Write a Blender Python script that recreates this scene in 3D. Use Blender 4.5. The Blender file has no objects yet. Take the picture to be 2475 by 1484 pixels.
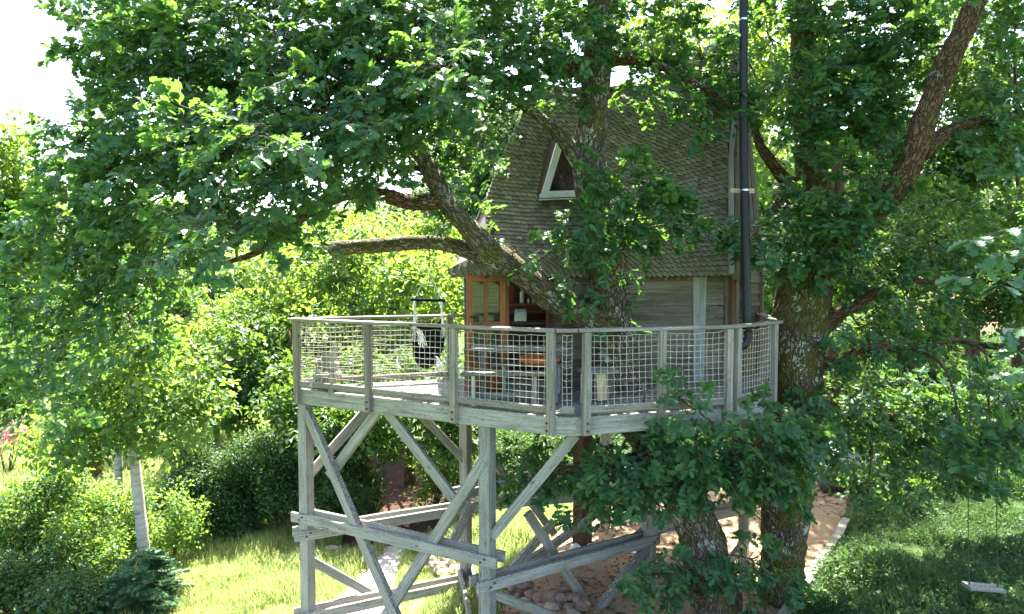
import bpy, math, random
import numpy as np
from mathutils import Vector, Matrix, noise

random.seed(7)
rng = np.random.default_rng(7)
scene = bpy.context.scene
col = scene.collection

# ------------------------------------------------------------------ camera, sky, sun, exposure
CAM = Vector((0, 0, 6.6)); F = 1642.0; W0, H0 = 2475.0, 1484.0; PITCH = math.radians(2.75)
cd = bpy.data.cameras.new('camera'); cam = bpy.data.objects.new('camera', cd); col.objects.link(cam)
cam.location = CAM; cam.rotation_euler = (math.pi / 2 - PITCH, 0, 0)
cd.sensor_fit = 'HORIZONTAL'; cd.angle = 2 * math.atan(W0 / 2 / F); cd.clip_start = 0.1; cd.clip_end = 2000
scene.camera = cam

SUN_EL, SUN_AZ = math.radians(60), math.radians(10)      # azimuth from +Y, clockwise
world = bpy.data.worlds.new('World'); scene.world = world; world.use_nodes = True
wn = world.node_tree.nodes; wl = world.node_tree.links
sky = wn.new('ShaderNodeTexSky'); sky.sky_type = 'NISHITA'; sky.sun_disc = False
sky.sun_elevation = SUN_EL; sky.sun_rotation = SUN_AZ; sky.air_density = 1.0; sky.dust_density = 2.5; sky.ozone_density = 1.0
wn['Background'].inputs['Strength'].default_value = 0.10
wl.new(sky.outputs[0], wn['Background'].inputs['Color'])
sd = bpy.data.lights.new('sun', 'SUN'); sun = bpy.data.objects.new('sun', sd); col.objects.link(sun)
sd.energy = 5.0; sd.angle = math.radians(0.5); sd.color = (1, .95, .86)
sdir = Vector((math.sin(SUN_AZ) * math.cos(SUN_EL), math.cos(SUN_AZ) * math.cos(SUN_EL), math.sin(SUN_EL)))
sun.rotation_euler = (-sdir).to_track_quat('-Z', 'Y').to_euler(); sun.location = (0, 0, 40)
scene.view_settings.view_transform = 'Standard'; scene.view_settings.look = 'None'
scene.view_settings.gamma = 1; scene.view_settings.use_curve_mapping = False
scene.view_settings.exposure = 3.15
scene.render.engine = 'CYCLES'
scene.cycles.max_bounces = 8; scene.cycles.transparent_max_bounces = 8
scene.cycles.use_denoising = True

# ------------------------------------------------------------------ helpers
cp, sp_ = math.cos(PITCH), math.sin(PITCH)
def P(px, py, d):
    """World point seen at photo position (px, py) [2475 wide] at distance d along +Y."""
    u = (px - W0 / 2) / F; v = (H0 / 2 - py) / F
    y = cp + v * sp_; z = v * cp - sp_
    k = d / y
    return Vector((u * k, d, CAM.z + z * k))

ORG = {}
def tag(o, label=None, cat=None, group=None, kind=None):
    for k, v in (('label', label), ('category', cat), ('group', group), ('kind', kind)):
        if v: o[k] = v
    return o
def thing(name, loc, label, cat, group=None):
    o = bpy.data.objects.new(name, None); col.objects.link(o); o.location = loc; o.empty_display_size = .2
    ORG[o] = Vector(loc); return tag(o, label, cat, group)
def org(parent): return ORG.get(parent, Vector((0, 0, 0)))
def mobj(name, V, Fc, mat, parent=None, gc=None, smooth=False, tint=None):
    """One mesh object from world-space vertices."""
    o0 = org(parent)
    me = bpy.data.meshes.new(name)
    me.from_pydata([(v[0] - o0.x, v[1] - o0.y, v[2] - o0.z) for v in V], [], Fc)
    mats = mat if isinstance(mat, (list, tuple)) else [mat]
    for m in mats: me.materials.append(m)
    if gc is not None:
        a = me.attributes.new('gc', 'FLOAT_VECTOR', 'POINT'); a.data.foreach_set('vector', np.array(gc, 'f').ravel())
    if tint is not None:
        a = me.attributes.new('tint', 'FLOAT', 'POINT'); a.data.foreach_set('value', np.array(tint, 'f').ravel())
    if smooth: me.polygons.foreach_set('use_smooth', [True] * len(me.polygons))
    me.update()
    o = bpy.data.objects.new(name, me); col.objects.link(o)
    if parent is not None: o.parent = parent; ORG[o] = o0
    return o

class MB:
    def __init__(s): s.V = []; s.F = []; s.G = []; s.T = []; s.M = []
    def add(s, V, Fc, G=None, t=0.5, mi=0):
        n = len(s.V); s.V += [tuple(v) for v in V]; s.F += [tuple(i + n for i in f) for f in Fc]
        s.G += [tuple(g) for g in (G if G is not None else V)]; s.T += [t] * len(V); s.M += [mi] * len(Fc)
    def build(s, name, mat, parent=None, smooth=False):
        o = mobj(name, s.V, s.F, mat, parent, s.G, smooth, s.T)
        if isinstance(mat, (list, tuple)): o.data.polygons.foreach_set('material_index', s.M)
        return o
    def bar(s, p0, p1, w, h, up=(0, 0, 1), ch=.006, seg=4, rough=.003, t=None, w1=None, mi=0):
        p0, p1 = Vector(p0), Vector(p1); L = p1 - p0; ln = L.length; L.normalize(); up = Vector(up)
        side = L.cross(up)
        if side.length < 1e-3: side = L.cross(Vector((0, 1, 0)))
        side.normalize(); upn = side.cross(L)
        off = Vector((random.uniform(0, 50), random.uniform(0, 50), random.uniform(0, 50)))
        V = []; G = []
        for i in range(seg + 1):
            k = i / seg; c = p0 + L * (ln * k); ww = w if w1 is None else w + (w1 - w) * k
            a, b = ww / 2, h / 2
            prof = [(-a + ch, -b), (a - ch, -b), (a, -b + ch), (a, b - ch), (a - ch, b), (-a + ch, b), (-a, b - ch), (-a, -b + ch)]
            for (x, y) in prof:
                j = noise.noise_vector(off + Vector((k * ln * 1.5, x * 9, y * 9))) * rough
                V.append(c + side * x + upn * y + j); G.append((off.x + k * ln, off.y + x, off.z + y))
        Fc = []
        for i in range(seg):
            for j in range(8):
                a = i * 8 + j; b = i * 8 + (j + 1) % 8
                Fc.append((a, b, b + 8, a + 8))
        Fc.append(tuple(range(7, -1, -1))); Fc.append(tuple(range(seg * 8, seg * 8 + 8)))
        s.add(V, Fc, G, random.random() if t is None else t, mi)
    def tube(s, pts, rad, n=8, cap=True, wob=0, t=.5, mi=0):
        pts = [Vector(p) for p in pts]
        if not isinstance(rad, (list, tuple)): rad = [rad] * len(pts)
        V = []; G = []; ref = None; ln_ = 0; o_ = random.uniform(0, 60)
        for i, p in enumerate(pts):
            d = (pts[min(i + 1, len(pts) - 1)] - pts[max(i - 1, 0)]).normalized()
            if ref is None:
                ref = d.orthogonal().normalized()
            ref = (ref - d * ref.dot(d)).normalized(); b = d.cross(ref)
            if i: ln_ += (p - pts[i - 1]).length
            for j in range(n):
                a = 2 * math.pi * j / n; v = ref * math.cos(a) + b * math.sin(a)
                G.append((o_ + math.cos(a) * rad[i], o_ + math.sin(a) * rad[i], o_ + ln_))
                r = rad[i]
                if wob:
                    q = p + v * r
                    r *= 1 + wob * (noise.noise(q * 2.2) + .6 * noise.noise(q * 6) + .3 * noise.noise(q * 15)) - wob * .55 * (1 - min(1, 3 * abs(noise.noise(Vector((q.x * 13, q.y * 13, q.z * 3.2))))))
                V.append(p + v * r)
        Fc = []
        for i in range(len(pts) - 1):
            for j in range(n):
                a = i * n + j; b = i * n + (j + 1) % n
                Fc.append((a, b, b + n, a + n))
        if cap:
            Fc.append(tuple(range(n - 1, -1, -1))); Fc.append(tuple(range((len(pts) - 1) * n, len(pts) * n)))
        s.add(V, Fc, G, t, mi)
    def prism(s, poly, z0, z1, t=.5, gdir=None):
        n = len(poly); V = [(x, y, z0) for x, y in poly] + [(x, y, z1) for x, y in poly]
        Fc = [tuple(range(n - 1, -1, -1)), tuple(range(n, 2 * n))] + [(i, (i + 1) % n, n + (i + 1) % n, n + i) for i in range(n)]
        G = None
        if gdir:
            ox = random.uniform(0, 50); G = [(ox + x * gdir[0] + y * gdir[1], -x * gdir[1] + y * gdir[0], z + ox) for x, y, z in V]
        s.add(V, Fc, G, t)
    def lathe(s, c, prof, n=16, t=.5, mi=0):
        V = []
        for r, z in prof:
            for j in range(n):
                a = 2 * math.pi * j / n; V.append((c[0] + r * math.cos(a), c[1] + r * math.sin(a), c[2] + z))
        Fc = [(i * n + j, i * n + (j + 1) % n, (i + 1) * n + (j + 1) % n, (i + 1) * n + j) for i in range(len(prof) - 1) for j in range(n)]
        Fc += [tuple(range(n - 1, -1, -1)), tuple(range((len(prof) - 1) * n, len(prof) * n))]
        s.add(V, Fc, None, t, mi)

def bar(name, p0, p1, w, h, mat, parent, **k):
    m = MB(); m.bar(p0, p1, w, h, **k); return m.build(name, mat, parent)

def smooth_path(pts, step=.07):
    """Catmull-Rom through (pos, radius)."""
    out = []
    n = len(pts)
    for i in range(n - 1):
        a, b, c, d = pts[max(i - 1, 0)], pts[i], pts[i + 1], pts[min(i + 2, n - 1)]
        m = max(2, int((c[0] - b[0]).length / step))
        for k in range(m):
            t = k / m
            f = lambda p0, p1, p2, p3: .5 * ((2 * p1) + (p2 - p0) * t + (2 * p0 - 5 * p1 + 4 * p2 - p3) * t * t + (3 * p1 - p0 - 3 * p2 + p3) * t ** 3)
            out.append((f(a[0], b[0], c[0], d[0]), f(a[1], b[1], c[1], d[1])))
    out.append(pts[-1]); return out
def limb_px(rows):
    return smooth_path([(P(x, y, d), w / 2 * d / F) for x, y, d, w in rows])
def add_limb(mb, path, n=14, wob=.13):
    mb.tube([p for p, r in path], [r for p, r in path], n, True, wob)

def ss(a, b, x):
    t = min(1, max(0, (x - a) / (b - a))); return t * t * (3 - 2 * t)

# ------------------------------------------------------------------ materials
MATS = {}
def new_mat(name):
    m = bpy.data.materials.new(name); m.use_nodes = True; nt = m.node_tree; nt.nodes.clear()
    out = nt.nodes.new('ShaderNodeOutputMaterial'); return m, nt, out
def N(nt, t, **k):
    n = nt.nodes.new(t)
    for a, v in k.items(): setattr(n, a, v)
    return n
def attr(nt, name):
    n = N(nt, 'ShaderNodeAttribute'); n.attribute_name = name; return n
def ramp(nt, src, stops):
    r = N(nt, 'ShaderNodeValToRGB'); e = r.color_ramp.elements
    while len(e) < len(stops): e.new(.5)
    for i, (p, c) in enumerate(stops): e[i].position = p; e[i].color = (*c, 1) if len(c) == 3 else c
    nt.links.new(src, r.inputs[0]); return r.outputs[0]
def noise_n(nt, vec, scale, detail=4, rough=.6):
    n = N(nt, 'ShaderNodeTexNoise'); n.inputs['Scale'].default_value = scale; n.inputs['Detail'].default_value = detail
    n.inputs['Roughness'].default_value = rough
    if vec is not None: nt.links.new(vec, n.inputs['Vector'])
    return n.outputs['Fac']
def mapping(nt, vec, scale):
    m = N(nt, 'ShaderNodeMapping'); m.inputs['Scale'].default_value = scale; nt.links.new(vec, m.inputs['Vector']); return m.outputs[0]
def mixc(nt, fac, a, b, mode='MIX'):
    m = N(nt, 'ShaderNodeMix'); m.data_type = 'RGBA'; m.blend_type = mode
    for s, v in ((m.inputs[0], fac), (m.inputs[6], a), (m.inputs[7], b)):
        if hasattr(v, 'links'): nt.links.new(v, s)
        elif isinstance(v, (int, float)): s.default_value = v
        else: s.default_value = (*v, 1) if len(v) == 3 else v
    return m.outputs[2]
def math_n(nt, op, a, b=0.5):
    m = N(nt, 'ShaderNodeMath'); m.operation = op
    for s, v in ((m.inputs[0], a), (m.inputs[1], b)):
        if hasattr(v, 'links'): nt.links.new(v, s)
        else: s.default_value = v
    return m.outputs[0]
def principled(nt, out, colr, rough=.7, bump=None, bstr=.3, bdist=.01, spec=.3):
    b = N(nt, 'ShaderNodeBsdfPrincipled')
    for s, v in ((b.inputs['Base Color'], colr), (b.inputs['Roughness'], rough)):
        if hasattr(v, 'links'): nt.links.new(v, s)
        elif isinstance(v, (int, float)): s.default_value = v
        else: s.default_value = (*v, 1)
    b.inputs['Specular IOR Level'].default_value = spec
    if bump is not None:
        bn = N(nt, 'ShaderNodeBump'); bn.inputs['Strength'].default_value = bstr; bn.inputs['Distance'].default_value = bdist
        nt.links.new(bump, bn.inputs['Height']); nt.links.new(bn.outputs[0], b.inputs['Normal'])
    nt.links.new(b.outputs[0], out.inputs['Surface']); return b

def timber(name, c0, c1, c2, lichen=0.0, rough=.85, tvar=.35, spots=True):
    m, nt, out = new_mat(name)
    g = attr(nt, 'gc').outputs['Vector']
    grain = noise_n(nt, mapping(nt, g, (1.2, 38, 38)), 1.0, 6, .65)
    broad = noise_n(nt, mapping(nt, g, (1.0, 4, 4)), 1.4, 4)
    c = ramp(nt, grain, [(.28, c0), (.5, c1), (.72, c2)])
    tn = attr(nt, 'tint').outputs['Fac']
    oi = N(nt, 'ShaderNodeObjectInfo').outputs['Random']
    v = math_n(nt, 'ADD', math_n(nt, 'MULTIPLY', tn, tvar), math_n(nt, 'MULTIPLY', broad, .5))
    v = math_n(nt, 'ADD', v, .6 - tvar / 2 + .15)
    c = mixc(nt, 1.0, c, ramp(nt, math_n(nt, 'MULTIPLY', v, .5), [(0, (0, 0, 0)), (1, (2, 2, 2))]), 'MULTIPLY')
    if spots:   # knots and nail stains
        k = noise_n(nt, mapping(nt, g, (3.0, 9, 9)), 1.6, 2)
        c = mixc(nt, ramp(nt, k, [(.67, (0, 0, 0)), (.74, (.75, .75, .75))]), c, (c0[0] * .35, c0[1] * .33, c0[2] * .3))
    st = noise_n(nt, mapping(nt, g, (1.6, 7, 7)), 1.0, 5, .7)
    c = mixc(nt, ramp(nt, st, [(.52, (0, 0, 0)), (.68, (.55, .55, .55))]), c, (c0[0] * .75, c0[1] * .8, c0[2] * .62))
    ck = noise_n(nt, mapping(nt, g, (1.8, 30, 30)), 1.0, 2, .5)
    c = mixc(nt, ramp(nt, ck, [(.490, (0, 0, 0)), (.5, (.7, .7, .7)), (.510, (0, 0, 0))]), c, (c0[0] * .3, c0[1] * .3, c0[2] * .28))
    if lichen:
        geo = N(nt, 'ShaderNodeNewGeometry'); sep = N(nt, 'ShaderNodeSeparateXYZ'); nt.links.new(geo.outputs['Normal'], sep.inputs[0])
        sp = noise_n(nt, g, 55, 3, .7)
        up = math_n(nt, 'GREATER_THAN', sep.outputs['Z'], .35)
        amt = math_n(nt, 'ADD', math_n(nt, 'MULTIPLY', up, lichen * .13), -.03)
        th = math_n(nt, 'GREATER_THAN', math_n(nt, 'ADD', sp, amt), .60)
        c = mixc(nt, math_n(nt, 'MULTIPLY', th, .85), c, (.05, .055, .05))
        sp2 = noise_n(nt, g, 34, 2, .6)
        th2 = math_n(nt, 'MULTIPLY', up, math_n(nt, 'GREATER_THAN', sp2, .60))
        c = mixc(nt, math_n(nt, 'MULTIPLY', th2, .7), c, (.42, .45, .40))
    principled(nt, out, c, rough, grain, .35, .006, .2); MATS[name] = m; return m

timber('grey_timber', (.165, .15, .128), (.295, .277, .243), (.39, .37, .33), lichen=1.0)
timber('rail_timber', (.14, .122, .098), (.248, .222, .186), (.335, .305, .26), lichen=.4)
timber('deck_timber', (.10, .095, .08), (.17, .165, .145), (.24, .235, .21), lichen=.3)
timber('wall_timber', (.08, .066, .05), (.165, .142, .112), (.245, .217, .176), tvar=.6)
timber('pale_timber', (.26, .255, .235), (.36, .36, .335), (.44, .44, .42))
timber('orange_timber', (.13, .046, .018), (.24, .088, .033), (.32, .13, .05), rough=.5)
timber('brown_timber', (.05, .026, .016), (.095, .05, .032), (.14, .08, .052))
timber('faded_orange', (.12, .06, .03), (.21, .105, .055), (.28, .16, .09))
timber('cream_timber', (.40, .30, .17), (.55, .44, .28), (.64, .54, .38))
timber('edging_timber', (.16, .15, .12), (.26, .245, .20), (.34, .32, .27), lichen=.3)

def shingle_mat():
    m, nt, out = new_mat('cedar_shingle'); g = attr(nt, 'gc').outputs['Vector']
    t = attr(nt, 'tint').outputs['Fac']
    c = ramp(nt, t, [(0, (.115, .107, .075)), (.25, (.175, .167, .118)), (.65, (.205, .196, .14)), (.9, (.24, .225, .165)), (1, (.31, .285, .215))])
    gr = noise_n(nt, mapping(nt, g, (60, 5, 30)), 1, 4)
    c = mixc(nt, .75, c, ramp(nt, gr, [(.25, (.5, .5, .5)), (.75, (1.3, 1.3, 1.3))]), 'MULTIPLY')
    b = noise_n(nt, g, .9, 4)
    c = mixc(nt, ramp(nt, b, [(.5, (0, 0, 0)), (.68, (.65, .65, .65))]), c, (.095, .105, .05))
    principled(nt, out, c, .8, gr, .4, .006, .3); return m
MATS['shingle'] = shingle_mat()

def bark_mat(name, base, dark, lichen, moss, la=.6, ma=.55):
    m, nt, out = new_mat(name)
    tc = attr(nt, 'gc').outputs['Vector']
    f = noise_n(nt, mapping(nt, tc, (26, 26, 6)), 1.0, 6, .7)
    wv = N(nt, 'ShaderNodeMix'); wv.data_type = 'VECTOR'; wv.inputs[0].default_value = .12
    nz = N(nt, 'ShaderNodeTexNoise'); nz.inputs['Scale'].default_value = 7; nt.links.new(tc, nz.inputs['Vector'])
    nt.links.new(tc, wv.inputs[4]); nt.links.new(nz.outputs['Color'], wv.inputs[5])
    vo = N(nt, 'ShaderNodeTexVoronoi'); vo.feature = 'DISTANCE_TO_EDGE'; vo.inputs['Scale'].default_value = 1
    nt.links.new(mapping(nt, wv.outputs[1], (24, 24, 6.5)), vo.inputs['Vector'])
    fis = ramp(nt, vo.outputs['Distance'], [(0, (0, 0, 0)), (.16, (1, 1, 1))])
    c = ramp(nt, f, [(.3, dark), (.62, base)])
    c = mixc(nt, fis, dark, c)
    mo = noise_n(nt, tc, 1.7, 5, .65)
    c = mixc(nt, ramp(nt, mo, [(ma - .03, (0, 0, 0)), (ma + .08, (.8, .8, .8))]), c, moss)
    mp = N(nt, 'ShaderNodeMapping'); mp.inputs['Location'].default_value = (31, 7, 5); nt.links.new(tc, mp.inputs[0])
    li = noise_n(nt, mp.outputs[0], 2.6, 8, .78)
    fine = noise_n(nt, tc, 30, 3, .7)
    lf = math_n(nt, 'ADD', li, math_n(nt, 'MULTIPLY', math_n(nt, 'SUBTRACT', fine, .5), .3))
    lf = math_n(nt, 'ADD', lf, math_n(nt, 'MULTIPLY', math_n(nt, 'SUBTRACT', fis, 1.0), .07))
    c = mixc(nt, ramp(nt, lf, [(la - .02, (0, 0, 0)), (la + .03, (.85, .85, .85))]), c, lichen)
    hgt = math_n(nt, 'ADD', math_n(nt, 'MULTIPLY', fis, .7), math_n(nt, 'MULTIPLY', f, .5))
    principled(nt, out, c, .9, hgt, 1.0, .035, .15); MATS[name] = m; return m
bark_mat('oak_bark', (.215, .178, .132), (.06, .046, .033), (.38, .395, .345), (.105, .09, .024), la=.562, ma=.51)
bark_mat('dark_bark', (.175, .108, .062), (.055, .033, .019), (.30, .30, .26), (.085, .07, .018), la=.61, ma=.55)
bark_mat('mossy_bark', (.175, .13, .082), (.052, .038, .024), (.42, .43, .38), (.105, .092, .018), la=.575, ma=.42)

def birch_mat():
    m, nt, out = new_mat('birch_bark'); tc = N(nt, 'ShaderNodeTexCoord').outputs['Object']
    a = noise_n(nt, mapping(nt, tc, (3, 3, 22)), 1, 5, .7)
    c = ramp(nt, a, [(.33, (.05, .04, .035)), (.42, (.30, .28, .25)), (.7, (.45, .43, .39))])
    principled(nt, out, c, .7, a, .4, .01); return m
MATS['birch_bark'] = birch_mat()

def leaf_mat(name, c_dark, c_mid, c_lit, trans, tw=.45, rough=.42, spec=.5):
    m, nt, out = new_mat(name)
    t = attr(nt, 'tint').outputs['Fac']; r = N(nt, 'ShaderNodeObjectInfo').outputs['Random']
    v = math_n(nt, 'ADD', math_n(nt, 'MULTIPLY', t, .55), math_n(nt, 'MULTIPLY', r, .45))
    c = ramp(nt, v, [(0.05, c_dark), (.5, c_mid), (.88, c_lit), (1.0, (c_lit[0] * 1.7, c_lit[1] * 1.25, c_lit[2]))])
    b = N(nt, 'ShaderNodeBsdfPrincipled'); nt.links.new(c, b.inputs['Base Color'])
    b.inputs['Roughness'].default_value = rough; b.inputs['Specular IOR Level'].default_value = spec
    tr = N(nt, 'ShaderNodeBsdfTranslucent')
    nt.links.new(mixc(nt, .85, (1, 1, 1), ramp(nt, v, [(0, tuple(x * .7 for x in trans)), (1, tuple(min(1, x * 1.3) for x in trans))])), tr.inputs['Color'])
    mx = N(nt, 'ShaderNodeMixShader'); mx.inputs[0].default_value = tw
    # the mixed translucent colour keeps the leaf's own pigment
    nt.links.new(ramp(nt, v, [(0, tuple(x * .7 for x in trans)), (1, tuple(min(1, x * 1.3) for x in trans))]), tr.inputs['Color'])
    nt.links.new(b.outputs[0], mx.inputs[1]); nt.links.new(tr.outputs[0], mx.inputs[2]); nt.links.new(mx.outputs[0], out.inputs['Surface'])
    MATS[name] = m; return m
leaf_mat('oak_leaf', (.021, .074, .032), (.041, .122, .050), (.078, .172, .06), (.15, .29, .035), .40, .45, .34)
leaf_mat('bright_leaf', (.03, .085, .016), (.058, .14, .028), (.10, .19, .045), (.26, .39, .045), .5, .48, .4)
leaf_mat('wood_leaf', (.02, .06, .018), (.035, .095, .025), (.06, .135, .03), (.14, .25, .02), .4, .5, .4)
leaf_mat('far_leaf', (.05, .10, .06), (.08, .14, .08), (.12, .19, .09), (.22, .32, .08), .4, .6, .3)  # lighter, greyer green paints distance haze into the far leaves
leaf_mat('hedge_leaf', (.014, .045, .014), (.025, .07, .02), (.05, .11, .025), (.10, .2, .02), .3, .5, .4)
leaf_mat('needle', (.03, .085, .035), (.055, .14, .05), (.10, .20, .07), (.06, .14, .03), .2, .5, .4)
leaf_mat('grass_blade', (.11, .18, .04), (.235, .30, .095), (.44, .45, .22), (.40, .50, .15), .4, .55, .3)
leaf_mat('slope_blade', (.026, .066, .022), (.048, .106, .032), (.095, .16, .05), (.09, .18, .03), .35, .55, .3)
leaf_mat('dry_leaf', (.05, .028, .014), (.10, .06, .03), (.17, .11, .055), (.12, .07, .03), .15, .7, .2)
leaf_mat('pink_petal', (.45, .12, .18), (.55, .2, .26), (.7, .4, .42), (.6, .2, .25), .35, .6, .3)

def plain(name, c, rough=.6, spec=.4, metal=0, nscale=30, nv=.25, bstr=.1):
    m, nt, out = new_mat(name); tc = N(nt, 'ShaderNodeTexCoord').outputs['Object']
    f = noise_n(nt, tc, nscale, 4)
    cc = ramp(nt, f, [(.3, tuple(x * (1 - nv) for x in c)), (.7, tuple(min(1, x * (1 + nv)) for x in c))])
    b = principled(nt, out, cc, rough, f, bstr, .005, spec); b.inputs['Metallic'].default_value = metal
    MATS[name] = m; return m
plain('black_enamel', (.013, .0128, .0125), .5, .3, nv=.3)
plain('rust_iron', (.07, .05, .04), .7, .4, .4)
plain('steel_band', (.55, .56, .57), .3, .5, .9)
plain('black_fabric', (.008, .008, .010), .9, .1)
plain('white_cord', (.72, .71, .68), .85, .2)
plain('net_cord', (.44, .41, .34), .85, .2, nscale=18, nv=.2)
plain('window_paint', (.45, .51, .54), .45, .4, nscale=9, nv=.12)
plain('orange_cushion', (.62, .17, .05), .85, .2)
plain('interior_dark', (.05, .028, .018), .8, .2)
plain('brass', (.5, .36, .14), .35, .5, .9)
plain('white_sack', (.74, .75, .76), .6, .3, nscale=6)
plain('canister', (.42, .45, .47), .35, .5, .4)
plain('bottle_glass', (.55, .58, .55), .2, .5)
plain('red_stone', (.19, .115, .095), .85, .2, nscale=8, nv=.45, bstr=.5)
plain('brown_stone', (.27, .21, .15), .85, .2, nscale=7, nv=.4, bstr=.5)
plain('white_enamel', (.75, .76, .76), .3, .5)
plain('hut_paint', (.50, .50, .47), .6, .3, nscale=5)
plain('butt_shade', (.07, .06, .042), .9, .1)  # shingle butt ends, darkened to paint in the shadow lines between courses
plain('rope', (.09, .075, .05), .9, .1)

def glass_mat():
    m, nt, out = new_mat('window_glass')
    b = N(nt, 'ShaderNodeBsdfPrincipled'); b.inputs['Base Color'].default_value = (.008, .01, .01, 1); b.inputs['Roughness'].default_value = .12
    b.inputs['Specular IOR Level'].default_value = .25; b.inputs['Transmission Weight'].default_value = 0
    nt.links.new(b.outputs[0], out.inputs['Surface']); return m
MATS['dark_glass'] = glass_mat()
def pane_mat():
    m, nt, out = new_mat('clear_pane')
    tr = N(nt, 'ShaderNodeBsdfTransparent'); tr.inputs[0].default_value = (.88, .92, .90, 1)
    gl = N(nt, 'ShaderNodeBsdfGlossy'); gl.inputs['Roughness'].default_value = .05
    fr = N(nt, 'ShaderNodeFresnel'); fr.inputs[0].default_value = 1.5
    mx = N(nt, 'ShaderNodeMixShader'); nt.links.new(fr.outputs[0], mx.inputs[0]); nt.links.new(tr.outputs[0], mx.inputs[1]); nt.links.new(gl.outputs[0], mx.inputs[2])
    nt.links.new(mx.outputs[0], out.inputs['Surface']); return m
MATS['clear_pane'] = pane_mat()

def ground_mat(name, stops, sc=3.0, fine=40, bstr=.6, speck=None):
    m, nt, out = new_mat(name); tc = N(nt, 'ShaderNodeTexCoord').outputs['Object']
    a = noise_n(nt, tc, sc, 6, .65); f = noise_n(nt, tc, fine, 5, .75)
    v = math_n(nt, 'ADD', math_n(nt, 'MULTIPLY', a, .6), math_n(nt, 'MULTIPLY', f, .4))
    c = ramp(nt, v, stops)
    if speck:
        s = noise_n(nt, mapping(nt, tc, (1, 1.6, 1)), 22, 3, .7); big = noise_n(nt, tc, 1.1, 3)
        k = math_n(nt, 'ADD', s, math_n(nt, 'MULTIPLY', math_n(nt, 'SUBTRACT', big, .5), .35))
        c = mixc(nt, ramp(nt, k, [(.58, (0, 0, 0)), (.64, (.8, .8, .8))]), c, speck)
    principled(nt, out, c, .95, f, bstr, .03, .1); MATS[name] = m; return m
ground_mat('soil_grass', [(.3, (.03, .05, .015)), (.5, (.06, .095, .025)), (.7, (.10, .12, .045))])
ground_mat('meadow', [(.3, (.10, .13, .04)), (.5, (.20, .22, .085)), (.7, (.30, .29, .15))])
ground_mat('sand', [(.3, (.20, .135, .08)), (.5, (.285, .20, .122)), (.72, (.36, .265, .17))], 2.2, 45, .5, (.10, .055, .03))
ground_mat('gravel', [(.3, (.22, .21, .22)), (.5, (.33, .32, .33)), (.7, (.42, .41, .42))], 4, 60)
ground_mat('paving', [(.3, (.34, .29, .25)), (.5, (.42, .37, .33)), (.7, (.5, .45, .41))], 2, 30, .3)
ground_mat('bare_earth', [(.3, (.09, .05, .035)), (.5, (.16, .09, .065)), (.7, (.24, .15, .115))], 2, 25)
ground_mat('leaf_litter', [(.3, (.025, .014, .01)), (.5, (.05, .028, .02)), (.7, (.09, .05, .038))], 3, 30)

# ------------------------------------------------------------------ terrain
def edge_side(x, y):           # signed distance to the right of the timber edging line
    ax, ay, bx, by = 4.5, 10.6, 6.9, 13.9
    L = math.hypot(bx - ax, by - ay)
    return ((x - ax) * (by - ay) - (y - ay) * (bx - ax)) / L
def gz(x, y):
    z = 1.3 * ss(-3.2, 1.4, x)
    z += ss(1, 6, x) * .155 * max(0, min(y, 30) - 13.5)
    z += ss(1, 8, x) * 2.6 * ss(29.5, 36, y)
    z += .35 * ss(.1, 1.2, edge_side(x, y)) * (1 - ss(17, 20, y))
    z += .05 * noise.noise(Vector((x * .5, y * .5, 0))) + .02 * noise.noise(Vector((x * 2, y * 2, 3)))
    z += 5.0 * ss(45, 140, math.hypot(x, y)) + 12 * ss(120, 320, math.hypot(x, y - 10))
    z -= 1.0 * ss(5, -25, y)
    return z
def sheet(name, mat, xs, ys, keep=None, lift=0., smooth=True):
    V = []; idx = {}; Fc = []
    def vi(i, j):
        if (i, j) not in idx:
            idx[(i, j)] = len(V); V.append((xs[i], ys[j], gz(xs[i], ys[j]) + lift))
        return idx[(i, j)]
    for i in range(len(xs) - 1):
        for j in range(len(ys) - 1):
            cx, cy = (xs[i] + xs[i + 1]) / 2, (ys[j] + ys[j + 1]) / 2
            if keep is None or keep(cx, cy): Fc.append((vi(i, j), vi(i + 1, j), vi(i + 1, j + 1), vi(i, j + 1)))
    o = mobj(name, V, Fc, mat, None, smooth=smooth); o['kind'] = 'structure'; return o
def patch(name, mat, poly, step=.12, lift=.022):
    xs = np.arange(min(p[0] for p in poly) - step, max(p[0] for p in poly) + 2 * step, step); ys = np.arange(min(p[1] for p in poly) - step, max(p[1] for p in poly) + 2 * step, step)
    f = inpoly(poly, 0); V = []; idx = {}; Fc = []; use = {}
    def vi(i, j):
        if (i, j) not in idx: idx[(i, j)] = len(V); V.append([xs[i], ys[j], 0])
        k = idx[(i, j)]; use[k] = use.get(k, 0) + 1; return k
    for i in range(len(xs) - 1):
        for j in range(len(ys) - 1):
            if f((xs[i] + xs[i + 1]) / 2, (ys[j] + ys[j + 1]) / 2): Fc.append((vi(i, j), vi(i + 1, j), vi(i + 1, j + 1), vi(i, j + 1)))
    for k, v in enumerate(V):
        e = use[k] < 4
        if e:
            best = None
            for a, b in zip(poly, poly[1:] + poly[:1]):
                dx, dy = b[0] - a[0], b[1] - a[1]; t = min(1, max(0, ((v[0] - a[0]) * dx + (v[1] - a[1]) * dy) / (dx * dx + dy * dy))); q = (a[0] + dx * t, a[1] + dy * t)
                d_ = math.hypot(q[0] - v[0], q[1] - v[1])
                if best is None or d_ < best[0]: best = (d_, q)
            v[0], v[1] = best[1]
            n_ = noise.noise_vector(Vector((v[0] * 1.7, v[1] * 1.7, 5))) * .12; v[0] += n_.x; v[1] += n_.y
        v[2] = gz(v[0], v[1]) + (-.02 if e else lift)
    o = mobj(name, V, Fc, mat, None, smooth=True); o['kind'] = 'structure'; return o
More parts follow.
